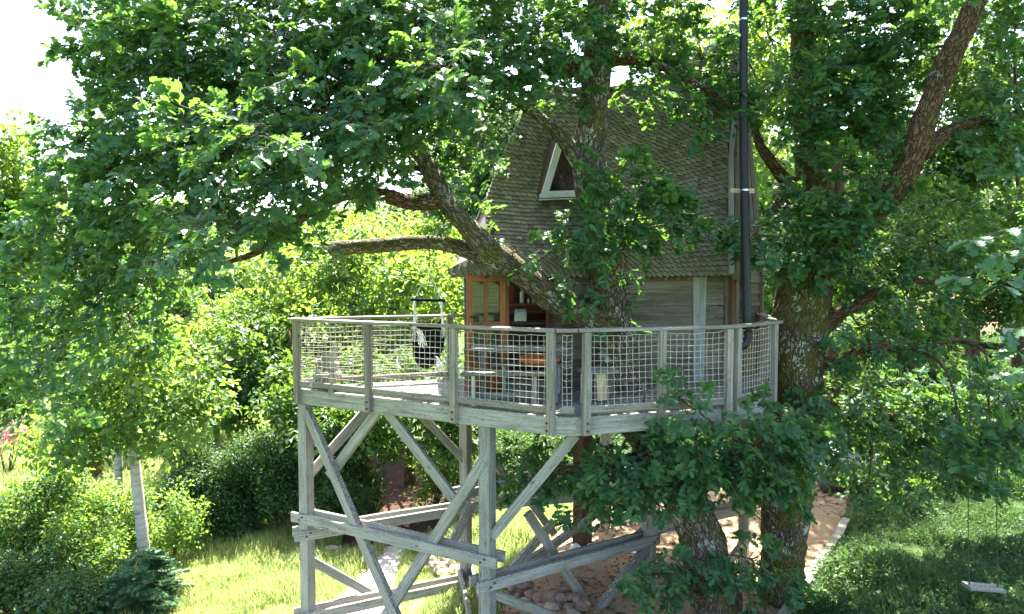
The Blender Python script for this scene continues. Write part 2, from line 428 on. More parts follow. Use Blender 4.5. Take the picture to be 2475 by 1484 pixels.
def axis(lo, hi, step, far):
    a = list(np.arange(lo, hi + 1e-6, step)); s = step; x = lo
    left = []
    while x > -far: s *= 1.35; x -= s; left.append(x)
    s = step; x = hi; right = []
    while x < far: s *= 1.35; x += s; right.append(x)
    return left[::-1] + a + right
sheet('ground', MATS['soil_grass'], axis(-16, 22, .25, 700), axis(6, 36, .25, 700))
def inpoly(poly, w=.12):
    def f(x, y):
        c = False; j = len(poly) - 1
        x += w * noise.noise(Vector((x * 2, y * 2, 9))); y += w * noise.noise(Vector((x * 2, y * 2, 4)))
        for i in range(len(poly)):
            (xi, yi), (xj, yj) = poly[i], poly[j]
            if (yi > y) != (yj > y) and x < (xj - xi) * (y - yi) / (yj - yi) + xi: c = not c
            j = i
        return c
    return f
fx = list(np.arange(-7, 14, .1)); fy = list(np.arange(8, 26, .1))
patch('sand_yard', MATS['sand'], [(-.6, 8.2), (4.2, 8.2), (4.45, 10.5), (6.85, 13.8), (8.3, 16.2), (5.5, 16.6), (2.6, 16.2), (1.2, 14.8), (.4, 13.2), (-.3, 11)])
patch('gravel_track', MATS['gravel'], [(5.2, 16.5), (8.6, 16.3), (13.5, 18), (13.5, 21), (7, 19.5)])
patch('meadow', MATS['meadow'], [(-11, 10), (-2, 9), (-1.5, 13), (-1.8, 16.2), (-6, 16.6), (-9.5, 15.6)], .2, .012)
patch('paved_path', MATS['paving'], [(-4.5, 8), (-2.9, 8), (-2.3, 12.5), (-2.5, 16.3), (-3.1, 16.3), (-3.7, 13)])
patch('earth_track', MATS['leaf_litter'], [(-4.2, 16), (-1.3, 16), (-2.0, 26.5), (-6, 26.5)])
patch('earth_bank', MATS['bare_earth'], [(17, 29), (30, 29), (30, 36), (19, 36)], .3, .05)

# ------------------------------------------------------------------ foliage library
def leaf_geo(L=.11, Wd=.062, st=7, fold=.25, curl=.15, lobes=True):
    """Lobed oak leaf along +X, top side +Z."""
    V = []; Fc = []
    for i in range(st + 1):
        t = i / st
        w = Wd * (math.sin(math.pi * min(1, t * .86 + .06)) ** .8) * (.55 + .6 * t)
        if lobes and 0 < i < st: w *= 1.34 if i % 2 == 0 else .62
        if i == 0: w = .003
        if i == st: w = Wd * .22
        x = L * t; z = -curl * L * t * t
        V += [(x, -w, z + w * fold), (x, 0, z), (x, w, z + w * fold)]
    for i in range(st):
        a = i * 3; Fc += [(a, a + 1, a + 4, a + 3), (a + 1, a + 2, a + 5, a + 4)]
    return V, Fc
def quad_leaf(L=.1, Wd=.045):
    V = [(0, 0, 0), (L * .45, -Wd, Wd * .25), (L, 0, -L * .15), (L * .45, Wd, Wd * .25)]
    return V, [(0, 1, 2), (0, 2, 3)]
LIB = {}
def lib(name, mb, mats):
    me = bpy.data.meshes.new(name); me.from_pydata(mb.V, [], mb.F)
    for m in mats: me.materials.append(m)
    me.polygons.foreach_set('material_index', mb.M)
    a = me.attributes.new('tint', 'FLOAT', 'POINT'); a.data.foreach_set('value', np.array(mb.T, 'f'))
    me.update()
    o = bpy.data.objects.new(name, me); return o
def place(mb, geo, M, t, mi=0):
    V, Fc = geo; mb.add([M @ Vector(v) for v in V], Fc, None, t, mi)
def frame(x, z):
    x = x.normalized(); y = z.cross(x).normalized(); z = x.cross(y)
    return Matrix(((x.x, y.x, z.x), (x.y, y.y, z.y), (x.z, y.z, z.z))).to_4x4()
def rv(): return Vector((random.gauss(0, 1), random.gauss(0, 1), random.gauss(0, 1))).normalized()

def oak_spray(seed, nl=13, ln=.30):
    random.seed(seed); mb = MB()
    pts = [Vector((ln * k / 4, .03 * math.sin(k * 1.3 + seed), -.02 * k * k / 6)) for k in range(5)]
    mb.tube(pts, [.0035, .003, .0026, .002, .0015], 4, False, t=.5, mi=1)
    for i in range(nl):
        k = random.choice([.35, .55, .75, .9, 1, 1, 1, 1]); f = k * 4; a = int(min(3, f)); p = pts[a].lerp(pts[a + 1], f - a)
        ang = random.uniform(-2.4, 2.4) if k > .85 else random.choice([-1, 1]) * random.uniform(.5, 1.4)
        d = Vector((math.cos(ang), math.sin(ang), random.uniform(-.45, .35)))
        nrm = Vector((0, 0, 1)) + rv() * .5
        M = Matrix.Translation(p) @ frame(d, nrm)
        L = random.uniform(.08, .135)
        place(mb, leaf_geo(L, L * random.uniform(.26, .32), 7, random.uniform(.05, .5), random.uniform(-.1, .5)), M, random.random())
    return mb
OAK = [lib('oak_spray', oak_spray(i), [MATS['oak_leaf'], MATS['oak_bark']]) for i in range(6)]
def blob_spray(seed, n, R, L, flat=.55, geo=None):
    random.seed(seed); mb = MB()
    for i in range(n):
        p = rv() * R * random.random() ** .4; p.z *= flat
        d = p.normalized() + rv() * .6; d.z -= .25
        nrm = Vector((0, 0, .8)) + p.normalized() * .5 + rv() * .55
        l = L * random.uniform(.7, 1.3)
        place(mb, quad_leaf(l, l * .38), Matrix.Translation(p) @ frame(d, nrm), random.random())
    return mb
def set_of(mat, n, R, L, flat=.55, k=4, s0=0):
    return [lib('leaf_spray', blob_spray(s0 + i, n, R, L, flat), [MATS[mat]]) for i in range(k)]
BRIGHT = set_of('bright_leaf', 30, .6, .20, .75, k=5, s0=10)
WOOD = set_of('wood_leaf', 40, .5, .155, .65, s0=20)
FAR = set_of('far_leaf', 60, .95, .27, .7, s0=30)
HEDGE = set_of('hedge_leaf', 60, .30, .065, .8, s0=40)
SHRUB_DARK = set_of('wood_leaf', 50, .32, .085, .7, s0=80)
SHRUB = set_of('bright_leaf', 50, .32, .08, .7, s0=50)
PINK = set_of('pink_petal', 22, .22, .08, .8, k=2, s0=60)
def needle_spray(seed):
    random.seed(seed); mb = MB()
    for i in range(170):
        k = random.random(); p = Vector((k * .36, 0, -.06 * k))
        sd_ = random.choice([-1, 1]); br = (1 - k) * .14
        q = p + Vector((br * .7, sd_ * br, -.02)) * random.random()
        d = Vector((.8, sd_ * .9, random.uniform(-.2, .4)))
        place(mb, quad_leaf(.06, .0085), Matrix.Translation(q) @ frame(d, Vector((0, 0, 1)) + rv() * .4), random.random())
    return mb
NEEDLE = [lib('needle_spray', needle_spray(i), [MATS['needle']]) for i in range(3)]
def tuft(seed, n, h, spread, mat, w=.006):
    random.seed(seed); mb = MB()
    for i in range(n):
        a = random.uniform(0, 6.28); r = random.random() * spread; b = Vector((r * math.cos(a), r * math.sin(a), 0))
        a2 = random.uniform(0, 6.28); le = random.uniform(.15, .75); hh = h * random.uniform(.5, 1.15)
        ld = Vector((math.cos(a2), math.sin(a2), 0)); sdv = Vector((-ld.y, ld.x, 0)) * w
        p1 = b + ld * le * hh * .25 + Vector((0, 0, hh * .6)); p2 = b + ld * le * hh * .8 + Vector((0, 0, hh * .95))
        mb.add([b - sdv, b + sdv, p1 - sdv * .8, p1 + sdv * .8, p2], [(0, 1, 3, 2), (2, 3, 4)], None, random.random())
    return lib('grass_tuft', mb, [MATS[mat]])
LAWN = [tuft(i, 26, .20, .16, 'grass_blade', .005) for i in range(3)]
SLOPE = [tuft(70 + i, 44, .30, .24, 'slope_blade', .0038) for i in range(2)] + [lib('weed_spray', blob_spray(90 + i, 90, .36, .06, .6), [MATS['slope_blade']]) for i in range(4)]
random.seed(11)

GROUPS = {}
def node_group(key, objs):
    if key in GROUPS: return GROUPS[key]
    ng = bpy.data.node_groups.new(key, 'GeometryNodeTree')
    ng.interface.new_socket('Geometry', in_out='INPUT', socket_type='NodeSocketGeometry')
    ng.interface.new_socket('Geometry', in_out='OUTPUT', socket_type='NodeSocketGeometry')
    n = ng.nodes; gi = n.new('NodeGroupInput'); go = n.new('NodeGroupOutput'); iop = n.new('GeometryNodeInstanceOnPoints')
    gti = n.new('GeometryNodeJoinGeometry')
    for o in reversed(objs):
        oi = n.new('GeometryNodeObjectInfo'); oi.inputs['Object'].default_value = o; oi.inputs['As Instance'].default_value = False
        g2 = n.new('GeometryNodeGeometryToInstance'); ng.links.new(oi.outputs['Geometry'], g2.inputs[0]); ng.links.new(g2.outputs[0], gti.inputs[0])
    def na(nm, t):
        a = n.new('GeometryNodeInputNamedAttribute'); a.data_type = t; a.inputs['Name'].default_value = nm; return a.outputs['Attribute']
    iop.inputs['Pick Instance'].default_value = True
    ng.links.new(gi.outputs[0], iop.inputs['Points']); ng.links.new(gti.outputs[0], iop.inputs['Instance'])
    ng.links.new(na('pick', 'INT'), iop.inputs['Instance Index'])
    ng.links.new(na('rot', 'FLOAT_VECTOR'), iop.inputs['Rotation']); ng.links.new(na('scl', 'FLOAT'), iop.inputs['Scale'])
    ng.links.new(iop.outputs[0], go.inputs[0]); GROUPS[key] = ng; return ng
def scatter(name, key, objs, pts, xs, zs, scl, parent=None, kind='stuff'):
    """Instances of objs at pts (N,3) with x axes xs and up axes zs."""
    pts = np.asarray(pts, float); n = len(pts)
    xs = np.asarray(xs, float); zs = np.asarray(zs, float)
    xs /= np.linalg.norm(xs, axis=1, keepdims=True) + 1e-9
    y = np.cross(zs, xs); y /= np.linalg.norm(y, axis=1, keepdims=True) + 1e-9; z = np.cross(xs, y)
    ry = -np.arcsin(np.clip(xs[:, 2], -1, 1)); rx = np.arctan2(y[:, 2], z[:, 2]); rz = np.arctan2(xs[:, 1], xs[:, 0])
    o0 = org(parent); me = bpy.data.meshes.new(name); me.vertices.add(n)
    me.vertices.foreach_set('co', (pts - np.array(o0)).astype('f').ravel())
    for nm, t, f, v in (('rot', 'FLOAT_VECTOR', 'vector', np.stack([rx, ry, rz], 1)), ('scl', 'FLOAT', 'value', scl), ('pick', 'INT', 'value', rng.integers(0, len(objs), n))):
        a = me.attributes.new(nm, t, 'POINT'); a.data.foreach_set(f, np.asarray(v, 'i' if t == 'INT' else 'f').ravel())
    for o in objs:
        for m in o.data.materials:
            if m.name not in [q.name for q in me.materials]: me.materials.append(m)
    ob = bpy.data.objects.new(name, me); col.objects.link(ob)
    if parent is not None: ob.parent = parent; ORG[ob] = o0
    md = ob.modifiers.new('scatter', 'NODES'); md.node_group = node_group(key, objs)
    if kind: ob['kind'] = kind
    return ob

def crown_points(clumps, center, dens, gap=.0, gfreq=1.1, droop=.15, upw=.8):
    """clumps: (px, py, rx, ry, d0, d1[, density factor])."""
    pts = []; xs = []; zs = []
    for c in clumps:
        px, py, rx, ry, d0, d1 = c[:6]; fac = c[6] if len(c) > 6 else 1
        dm = (d0 + d1) / 2; area = math.pi * rx * ry * (dm / F) ** 2
        cc = P(px, py, dm)
        for _ in range(int(area * dens * fac)):
            r = math.sqrt(random.random()) * 1.05; a = random.uniform(0, 6.2832)
            rr = 1 + .28 * noise.noise(Vector((math.cos(a) * 1.7 + px * .1, math.sin(a) * 1.7, py * .1)))
            k = math.sqrt(max(0, 1 - min(r, 1) ** 2)); d = dm + (d1 - d0) / 2 * random.uniform(-1, 1) * (.25 + .75 * k)
            p = P(px + rx * r * rr * math.cos(a), py + ry * r * rr * math.sin(a), d)
            if gap and noise.noise(p * gfreq) + .4 * noise.noise(p * gfreq * 2.7) < gap - .75: continue
            o = (p - center); o.z *= .5; o.normalize(); q = (p - cc).normalized()
            x = o * .6 + q * .7 + rv() * .7; x.z -= droop
            z = Vector((0, 0, upw)) + o * .55 + q * .25 + rv() * .42
            pts.append(p); xs.append(x); zs.append(z)
    return pts, xs, zs
def ell_points(lumps, n_per, shell=.55, upw=.7):
    """lumps: (x, y, z, rx, ry, rz) in world units."""
    pts = []; xs = []; zs = []
    for (x, y, z, a, b, c) in lumps:
        n = max(5, int(n_per * (a * b + b * c + a * c) / 3 * 4))
        for _ in range(n):
            v = rv(); r = shell + (1 - shell) * random.random() ** .6
            r *= 1 + .5 * noise.noise(v * 2.1 + Vector((x, y, z))) + .25 * noise.noise(v * 5 + Vector((y, x, z)))
            p = Vector((x + v.x * a * r, y + v.y * b * r, z + v.z * c * r))
            if noise.noise(p * (1.4 / max(.5, min(a, c)) + .3)) < -.22: continue
            pts.append(p); xs.append(v + rv() * .7 + Vector((0, 0, -.2))); zs.append(Vector((0, 0, upw)) + v * .6 + rv() * .4)
    return pts, xs, zs
def split(lumps, n=6, f=.5, spread=.8):
    out = []
    for l in lumps:
        for _ in range(n):
            v = rv() * random.random() ** .4 * spread; k = f * random.uniform(.7, 1.25)
            out.append((l[0] + v.x * l[3], l[1] + v.y * l[4], l[2] + v.z * l[5], l[3] * k, l[4] * k, l[5] * k * .85))
    return out
def twigs(mb, clumps, limbs, n=7, r0=.012):
    """Branches from the nearest limb to each clump, then twigs through the clump."""
    allp = [q for l in limbs for q in l]
    for c in clumps:
        px, py, rx, ry, d0, d1 = c[:6]; cc = P(px, py, (d0 + d1) / 2)
        best = min(allp, key=lambda q: (q[0] - cc).length)
        L = (best[0] - cc).length
        if L < 4.5:
            r = min(best[1] * .6, .012 + .009 * L); mid = best[0].lerp(cc, .5) + rv() * L * .1 + Vector((0, 0, .1 * L))
            path = smooth_path([(best[0], r), (mid, r * .7), (cc, r * .4)], .25); mb.tube([q[0] for q in path], [q[1] for q in path], 6, False, .1)
        for _ in range(n):
            a = random.uniform(0, 6.28); s = random.uniform(.5, 1)
            e = P(px + rx * s * math.cos(a), py + ry * s * math.sin(a), random.uniform(d0, d1))
            m = cc.lerp(e, .5) + rv() * .12 * (e - cc).length
            path = smooth_path([(cc, r0 * .8), (m, r0 * .6), (e, r0 * .3)], .3); mb.tube([q[0] for q in path], [q[1] for q in path], 5, False)

# ------------------------------------------------------------------ timber platform
ZR, ZD, ZB0, ZB1 = 5.89, 4.76, 4.48, 4.73
B2, A1, A2, C2, D2 = (-3.5, 11.1), (.58, 8.87), (.86, 8.86), (3.02, 9.5), (4.0, 10.45)
E2, F2, G2, H2 = (4.55, 12.6), (4.2, 14.6), (.4, 15.0), (-.75, 12.06)
POLY = [B2, A1, A2, C2, D2, E2, F2, G2, H2]
def v3(p, z): return Vector((p[0], p[1], z))
plat = thing('timber_platform', (0, 11, 4.48), 'raised grey timber deck on tall cross braced posts among oak branches', 'platform')
def clip(poly, nx, ny, c, keep_less):
    out = []
    for i in range(len(poly)):
        a, b = poly[i], poly[(i + 1) % len(poly)]
        da = a[0] * nx + a[1] * ny - c; db = b[0] * nx + b[1] * ny - c
        if keep_less: da, db = -da, -db
        if da >= 0: out.append(a)
        if da * db < 0:
            t = da / (da - db); out.append((a[0] + (b[0] - a[0]) * t, a[1] + (b[1] - a[1]) * t))
    return out
gd = Vector((H2[0] - B2[0], H2[1] - B2[1])).normalized(); nx, ny = -gd.y, gd.x
cs = [p[0] * nx + p[1] * ny for p in POLY]; c = min(cs)
# shrink towards the middle so the boards stop behind the rim beams
mid = (sum(p[0] for p in POLY) / 9, sum(p[1] for p in POLY) / 9)
SH = [(mid[0] + (p[0] - mid[0]) * .985, mid[1] + (p[1] - mid[1]) * .985) for p in POLY]
while c < max(cs):
    w = random.uniform(.135, .15)
    q = clip(clip(SH, nx, ny, c, False), nx, ny, c + w - .008, True)
    if len(q) > 2:
        m = MB(); dz = random.uniform(-.004, .004); m.prism(q, ZD - .03 + dz, ZD + dz, random.random(), (gd.x, gd.y)); m.build('plank', MATS['deck_timber'], plat)
    c += w
for a, b in zip(POLY, POLY[1:] + POLY[:1]):
    d = (Vector(b) - Vector(a)).normalized()
    z = (ZB0 + ZB1) / 2
    ex = .0 if (a == A1) else .03
    bar('rim_beam', v3(Vector(a) - d * ex, z), v3(Vector(b) + d * ex * .5, z), .08, ZB1 - ZB0, MATS['grey_timber'], plat, seg=10, rough=.006, ch=.008)
for k in range(9):     # joists under the boards
    y0 = 9.6 + k * .6; q = [p for p in ((-3.6 + 8.4 * i / 60, y0) for i in range(61)) if inpoly(SH)(*p)]
    if len(q) > 2: bar('joist', (q[1][0] + .12, y0, ZD - .14), (q[-2][0] - .12, y0, ZD - .14), .05, .17, MATS['deck_timber'], plat)
P1, P2, P3, P4, P5, P7 = (-3.40, 11.08), (-.35, 9.44), (-.85, 12.3), (2.28, 11.04), (1.36, 12.9), (4.2, 12.1)
for pt, w, mt in ((P1, .18, 'grey_timber'), (P2, .185, 'grey_timber'), (P3, .17, 'grey_timber'), (P4, .17, 'grey_timber'), (P7, .17, 'grey_timber'), ((2.0, 14.3), .17, 'grey_timber')):
    z0 = gz(*pt) - .15
    bar('support_post', v3(pt, z0), v3(pt, ZB0 - .002), w, w, MATS[mt], plat, up=(.5, .87, 0), seg=12, rough=.006, ch=.01)
o = bar('support_post', v3(P5, gz(*P5) - .1), v3(P5, ZB0), .27, .27, MATS['brown_timber'], plat, up=(.75, .66, 0), seg=10, rough=.006); o['label'] = 'thick reddish brown square post'
def pair(a, b, z, h=.16, gap=.115, ext=.22, mat='grey_timber', ext2=None):
    a, b = Vector(a), Vector(b); d = (b - a).normalized(); n = Vector((-d.y, d.x))
    for s in (-1, 1):
        e2 = ext if ext2 is None else ext2
        bar('cross_rail', v3(a - d * ext + n * gap * s, z + s * .004), v3(b + d * e2 + n * gap * s, z + s * .004), .055, h, MATS[mat], plat, seg=12, rough=.007, ch=.006)
pair(P1, P2, 2.60); pair(P1, P3, 2.33, ext2=1.6); pair(P2, P4, 2.25, ext2=.1); pair(P4, P7, 2.42, ext=.05)
pair(P1, P3, .95); pair(P3, P4, .95, ext=.1); pair(P3, (2.0, 14.3), 2.62, ext=.4)
pair(P3, P2, 1.12, ext=.1, h=.15)
def brace(a, b, w=.055, h=.15, mat='grey_timber', up=None):
    a, b = P(*a), P(*b); d = b - a
    up = Vector((0, 0, 1)).cross(d).normalized() if up is None else up
    bar('brace', a, b, h, w, MATS[mat], plat, up=up, seg=10, rough=.006)
brace((741, 992, 11.03), (962, 1500, 10.10), .11, .15); brace((922, 980, 10.52), (797, 1150, 10.95), .09, .15)
brace((895, 980, 11.6), (745, 1150, 11.25), .09, .15); brace((926, 980, 10.45), (1112, 1225, 9.72), .07, .16)
brace((1172, 1112, 9.40), (925, 1500, 10.3), .10, .16); brace((1392, 1050, 9.12), (1190, 1295, 9.42), .12, .14)
brace((1000, 985, 12.0), (1130, 1120, 12.3), .08, .14); brace((1275, 1240, 10.4), (1445, 1500, 10.95), .09, .14)
brace((1445, 1240, 12.6), (1205, 1410, 9.9), .09, .13); brace((1340, 1260, 12.5), (1215, 1400, 12.2), .09, .15)
brace((1565, 1320, 10.98), (1425, 1500, 10.4), .10, .14); brace((745, 1350, 11.2), (945, 1462, 12.0), .09, .14)
brace((1140, 1215, 12.2), (1080, 1340, 11.9), .08, .16); brace((1480, 1270, 14.2), (1560, 1210, 14.0), .07, .11)
brace((1190, 1435, 9.5), (1420, 1520, 10.6), .09, .13); brace((1815, 1290, 11.9), (1760, 1360, 11.6), .08, .14)
pair(P3, P5, 2.36, ext=.1); pair((2.0, 14.3), P4, 2.5, ext=.1)
brace((1290, 1500, 10.6), (1390, 1390, 12.6), .08, .14); brace((1600, 1240, 11.4), (1500, 1330, 11.0), .07, .12); brace((1160, 1060, 12.5), (1240, 1180, 12.8), .08, .14)
brace((1245, 1165, 12.6), (1340, 1290, 12.8), .08, .14); brace((1690, 1420, 10.9), (1660, 1500, 10.8), .08, .14)

def bolt(p, n):
    m = MB(); n = Vector(n).normalized(); m.tube([p - n * .004, p + n * .012], .017, 6); m.build('bolt', MATS['rust_iron'], plat)
for (a, b, c) in ((P1, P2, 2.60), (P2, P4, 2.25), (P1, P3, 2.33)):
    a, b = Vector(a), Vector(b); d = (b - a).normalized(); n = Vector((d.y, -d.x))
    for t in (a, b):
        for dz in (-.03, .035): bolt(v3(t + n * .146 + d * dz, c + dz * .8), (n.x, n.y, 0))
dB = (Vector(A1) - Vector(B2)).normalized(); nB = Vector((dB.y, -dB.x))
for t in (.0, 1 / 3, 2 / 3, .985):
    p = Vector(B2).lerp(Vector(A1), t) + nB * (.04 + .10)
    for z in (4.56, 4.66): bolt(v3(p, z), (nB.x, nB.y, 0))
dB = (Vector(C2) - Vector(A2)).normalized(); nB = Vector((dB.y, -dB.x))
for t in (.04, .525, .985):
    p = Vector(A2).lerp(Vector(C2), t) + nB * (.04 + .10)
    for z in (4.56, 4.66): bolt(v3(p, z), (nB.x, nB.y, 0))

# ------------------------------------------------------------------ railing with rope net
rail = thing('deck_railing', (0, 10, ZD), 'weathered timber railing with cream rope net around the treehouse deck', 'railing')
def posts_between(a, b, ts, inset=.0, w=.10, z0=None):
    d = (Vector(b) - Vector(a)).normalized(); n = Vector((d.y, -d.x))
    for t in ts:
        p = Vector(a).lerp(Vector(b), t) + n * (.04 + w / 2 - .004)
        bar('post', v3(p, ZB0 + .02 if z0 is None else z0), v3(p, ZR - .045), w, w, MATS['rail_timber'], rail, up=(n.x, n.y, 0), seg=6, ch=.006)
def handrail(a, b, e0=.06, e1=.06, dz=0):
    d = (Vector(b) - Vector(a)).normalized(); n = Vector((d.y, -d.x))
    bar('handrail', v3(Vector(a) - d * e0 + n * .06, ZR - .0225 + dz), v3(Vector(b) + d * e1 + n * .06, ZR - .0225 + dz), .15, .042, MATS['rail_timber'], rail, seg=10, rough=.006)
def bottomrail(a, b, t0, t1):
    d = (Vector(b) - Vector(a)).normalized(); n = Vector((d.y, -d.x)); L = (Vector(b) - Vector(a)).length
    p = Vector(a).lerp(Vector(b), t0) + d * .05; q = Vector(a).lerp(Vector(b), t1) - d * .05
    bar('bottom_rail', v3(p + n * .075, ZD + .07), v3(q + n * .075, ZD + .07), .05, .085, MATS['rail_timber'], rail, seg=6)
def net(a, b, t0, t1, cell=.092, r=.0037):
    d = (Vector(b) - Vector(a)).normalized(); n = Vector((d.y, -d.x))
    p = Vector(a).lerp(Vector(b), t0) + d * .05 + n * .08; q = Vector(a).lerp(Vector(b), t1) - d * .05 + n * .08
    L = (q - p).length; nx_ = max(2, round(L / cell)); nz_ = 11; z0 = ZD + .115; z1 = ZR - .07
    ph = random.uniform(0, 9)
    def pt(i, j):
        u = i / nx_; v = j / nz_
        sag = -.014 * abs(math.sin(math.pi * u * max(2, round(L / .3)))) * v ** 6 - .02 * math.sin(math.pi * u) * v
        e = Vector((p.x + (q.x - p.x) * u, p.y + (q.y - p.y) * u, z0 + (z1 - z0) * v + sag))
        j3 = noise.noise_vector(Vector((i * .9 + ph, j * .9, ph))) * .008
        if 0 < i < nx_: e += d.to_3d() * (j3.x - .01 * math.sin(v * 3 + ph)) 
        e += n.to_3d() * j3.y * .6; e.z += j3.z * (0 if j == 0 else 1)
        return e
    m = MB()
    for i in range(nx_ + 1):
        pts = []
        for j in range(nz_ + 1): pts.append(pt(i, j))
        m.tube(pts, r, 5, False)
    for j in range(nz_ + 1):
        rr = r * 1.3 if j in (0, nz_) else r
        m.tube([pt(i, j) for i in range(nx_ + 1)], rr, 5, False)
    for i in range(nx_ + 1):
        for j in range(1, nz_):
            c_ = pt(i, j); m.tube([c_ + Vector((0, 0, -.007)), c_ + Vector((0, 0, .007))], r * 1.6, 5, True)
    m.build('netting', MATS['net_cord'], rail, True)
posts_between(B2, A1, (.01, 1 / 3, 2 / 3, .992)); handrail(B2, A1, .1, .03)
for k in range(3): bottomrail(B2, A1, k / 3, (k + 1) / 3); net(B2, A1, k / 3, (k + 1) / 3)
handrail(A1, A2, .0, .0, .001); bottomrail(A1, A2, 0, 1); net(A1, A2, .1, .9)
posts_between(A2, C2, (.04, .525, .985)); handrail(A2, C2, .03, .03, .002)
for a, b in ((.03, .525), (.525, .985)): bottomrail(A2, C2, a, b); net(A2, C2, a, b)
posts_between(C2, D2, (.09, .93)); handrail(C2, D2, .03, .12)
bottomrail(C2, D2, .09, .93); net(C2, D2, .12, .9, .08)
posts_between(D2, E2, (.5, .97)); handrail(D2, E2, .05, .05, .001); net(D2, E2, .05, .5); bottomrail(D2, E2, 0, .5)
posts_between(H2, B2, (.12, .62,)); handrail(H2, B2, .02, .1, .001)
for a, b in ((.12, .62), (.62, 1)): bottomrail(H2, B2, a, b); net(H2, B2, a, b)

# ------------------------------------------------------------------ cabin
cab = thing('treehouse_cabin', (2, 12, ZD), 'timber treehouse cabin with steep wooden shingle roof and open orange door', 'treehouse')
WL = lambda x: 10.9 + .295 * (x - .61)                      # front wall line
wd = Vector((1, .295)).normalized(); wnrm = Vector((wd.y, -wd.x))
XL, XD, XR = -.10, .60, 3.66
def wp(x, z, out=0): return Vector((x + wnrm.x * out, WL(x) + wnrm.y * out, z))
def board(a, b, h, th, mat, lean=.12, seg=10, name='board', rough=.012):
    n = Vector(((b - a).y, -(b - a).x, 0)).normalized(); up = (Vector((0, 0, 1)) + n * -lean).normalized()
    bar(name, a, b, th, h, MATS[mat], cab, up=up, seg=seg, rough=rough, ch=.005)
z = ZD + .02; i = 0
while z < 6.60:
    h = random.uniform(.20, .245)
    for x0, x1 in ((XD + .05, 3.10), (3.26, XR)):
        board(wp(x0, z + h / 2 + random.uniform(-.012, .012), .015), wp(x1, z + h / 2 + random.uniform(-.012, .012), .015), h + .035, .026, 'wall_timber')
    z += h - .005
# wall left of the door
z = ZD + .02
while z < 6.5:
    h = .22; board(wp(XL - .62, z + h / 2, -.10), wp(XL - .04, z + h / 2, -.10), h + .03, .025, 'wall_timber'); z += h
bar('corner_post', wp(3.175, ZD, .03), wp(3.175, 6.66, .03), .17, .07, MATS['pale_timber'], cab, up=(wnrm.x, wnrm.y, 0), w1=.24, seg=8, rough=.012)
bar('corner_post', wp(3.285, ZD, .015), wp(3.305, 6.66, .015), .05, .06, MATS['pale_timber'], cab, up=(wnrm.x, wnrm.y, 0), seg=6)
bar('corner_post', wp(XR + .03, ZD, .02), wp(XR + .03, 6.66, .02), .06, .10, MATS['wall_timber'], cab, up=(wnrm.x, wnrm.y, 0), seg=6)
for k in range(11):   # frieze of short offcuts under the eave
    x = 1.9 + k * .11; bar('frieze_block', wp(x, 6.50, .045), wp(x, 6.64, .045), random.uniform(.06, .1), .03, MATS['faded_orange' if k % 3 else 'wall_timber'], cab, up=(wnrm.x, wnrm.y, 0), seg=2)
bar('door_jamb', wp(XD, ZD, .02), wp(XD, 6.62, .02), .09, .12, MATS['brown_timber'], cab, up=(wnrm.x, wnrm.y, 0), seg=5)
bar('door_jamb', wp(XL, ZD, .02), wp(XL, 6.62, .02), .07, .12, MATS['orange_timber'], cab, up=(wnrm.x, wnrm.y, 0), seg=5)
bar('door_head', wp(XL, 6.65, .02), wp(XD, 6.65, .02), .12, .08, MATS['brown_timber'], cab, seg=5)
# end wall at 45 degrees
e0 = Vector((XR + .09, WL(XR) + .02)); ed = Vector((.72, .69)).normalized(); EL = 1.25
en = Vector((ed.y, -ed.x))
def ep(t, z, out=0): q = e0 + ed * t + en * out; return Vector((q.x, q.y, z))
z = ZD + .02
while z < 6.5:
    h = random.uniform(.2, .23)
    board(ep(.62, z + h / 2), ep(1.2, z + h / 2), h + .035, .026, 'wall_timber', lean=.2)
    board(ep(.05, z + h / 2), ep(.2, z + h / 2), h + .03, .026, 'wall_timber', seg=3) if z < 5.6 else None
    z += h - .004
for t, w, mt in ((.10, .06, 'faded_orange'), (.26, .12, 'wall_timber'), (.6, .07, 'wall_timber'), (1.22, .07, 'grey_timber')):
    bar('corner_post', ep(t, ZD, .02), ep(t, 6.66, .02), w, .08, MATS[mt], cab, up=(en.x, en.y, 0), seg=5)
# back and left walls (behind the trunk) and inside lining
bk = [Vector((e0.x + ed.x * 1.25, e0.y + ed.y * 1.25)), Vector((3.9, 14.3)), Vector((.9, 14.2)), Vector((-.55, 12.3)), Vector((-.75, 10.55))]
for a, b in zip(bk, bk[1:]):
    if a.x < -.4: continue
    z = ZD + .02
    while z < 6.5: board(v3(a, z + .16), v3(b, z + .16), .34, .026, 'wall_timber', seg=4); z += .31
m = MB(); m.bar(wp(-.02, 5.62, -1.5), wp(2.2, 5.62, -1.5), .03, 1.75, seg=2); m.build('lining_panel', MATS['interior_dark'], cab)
m = MB(); m.bar(wp(.06, 6.10, -.62), wp(1.4, 6.10, -.62), .22, .035, seg=2); m.build('shelf', MATS['orange_timber'], cab)
m = MB(); m.bar(wp(-.05, 6.01, -.66), wp(1.4, 6.01, -.66), .03, .15, seg=2); m.build('backboard', MATS['brown_timber'], cab)
m = MB(); m.bar(wp(-.02, 5.79, -.62), wp(1.4, 5.79, -.62), .5, .04, seg=2); m.build('worktop', MATS['brown_timber'], cab)
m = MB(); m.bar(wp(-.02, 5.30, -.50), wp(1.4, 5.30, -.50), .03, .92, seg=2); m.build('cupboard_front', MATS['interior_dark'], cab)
bar('window_post', wp(.17, 5.95, -.72), wp(.17, 6.6, -.72), .12, .05, MATS['orange_timber'], cab, up=(wnrm.x, wnrm.y, 0), seg=2)
m = MB(); m.bar(wp(.25, 6.4, -.80), wp(2.2, 6.4, -.80), .03, .86, seg=2); m.build('lining_panel', MATS['brown_timber'], cab)

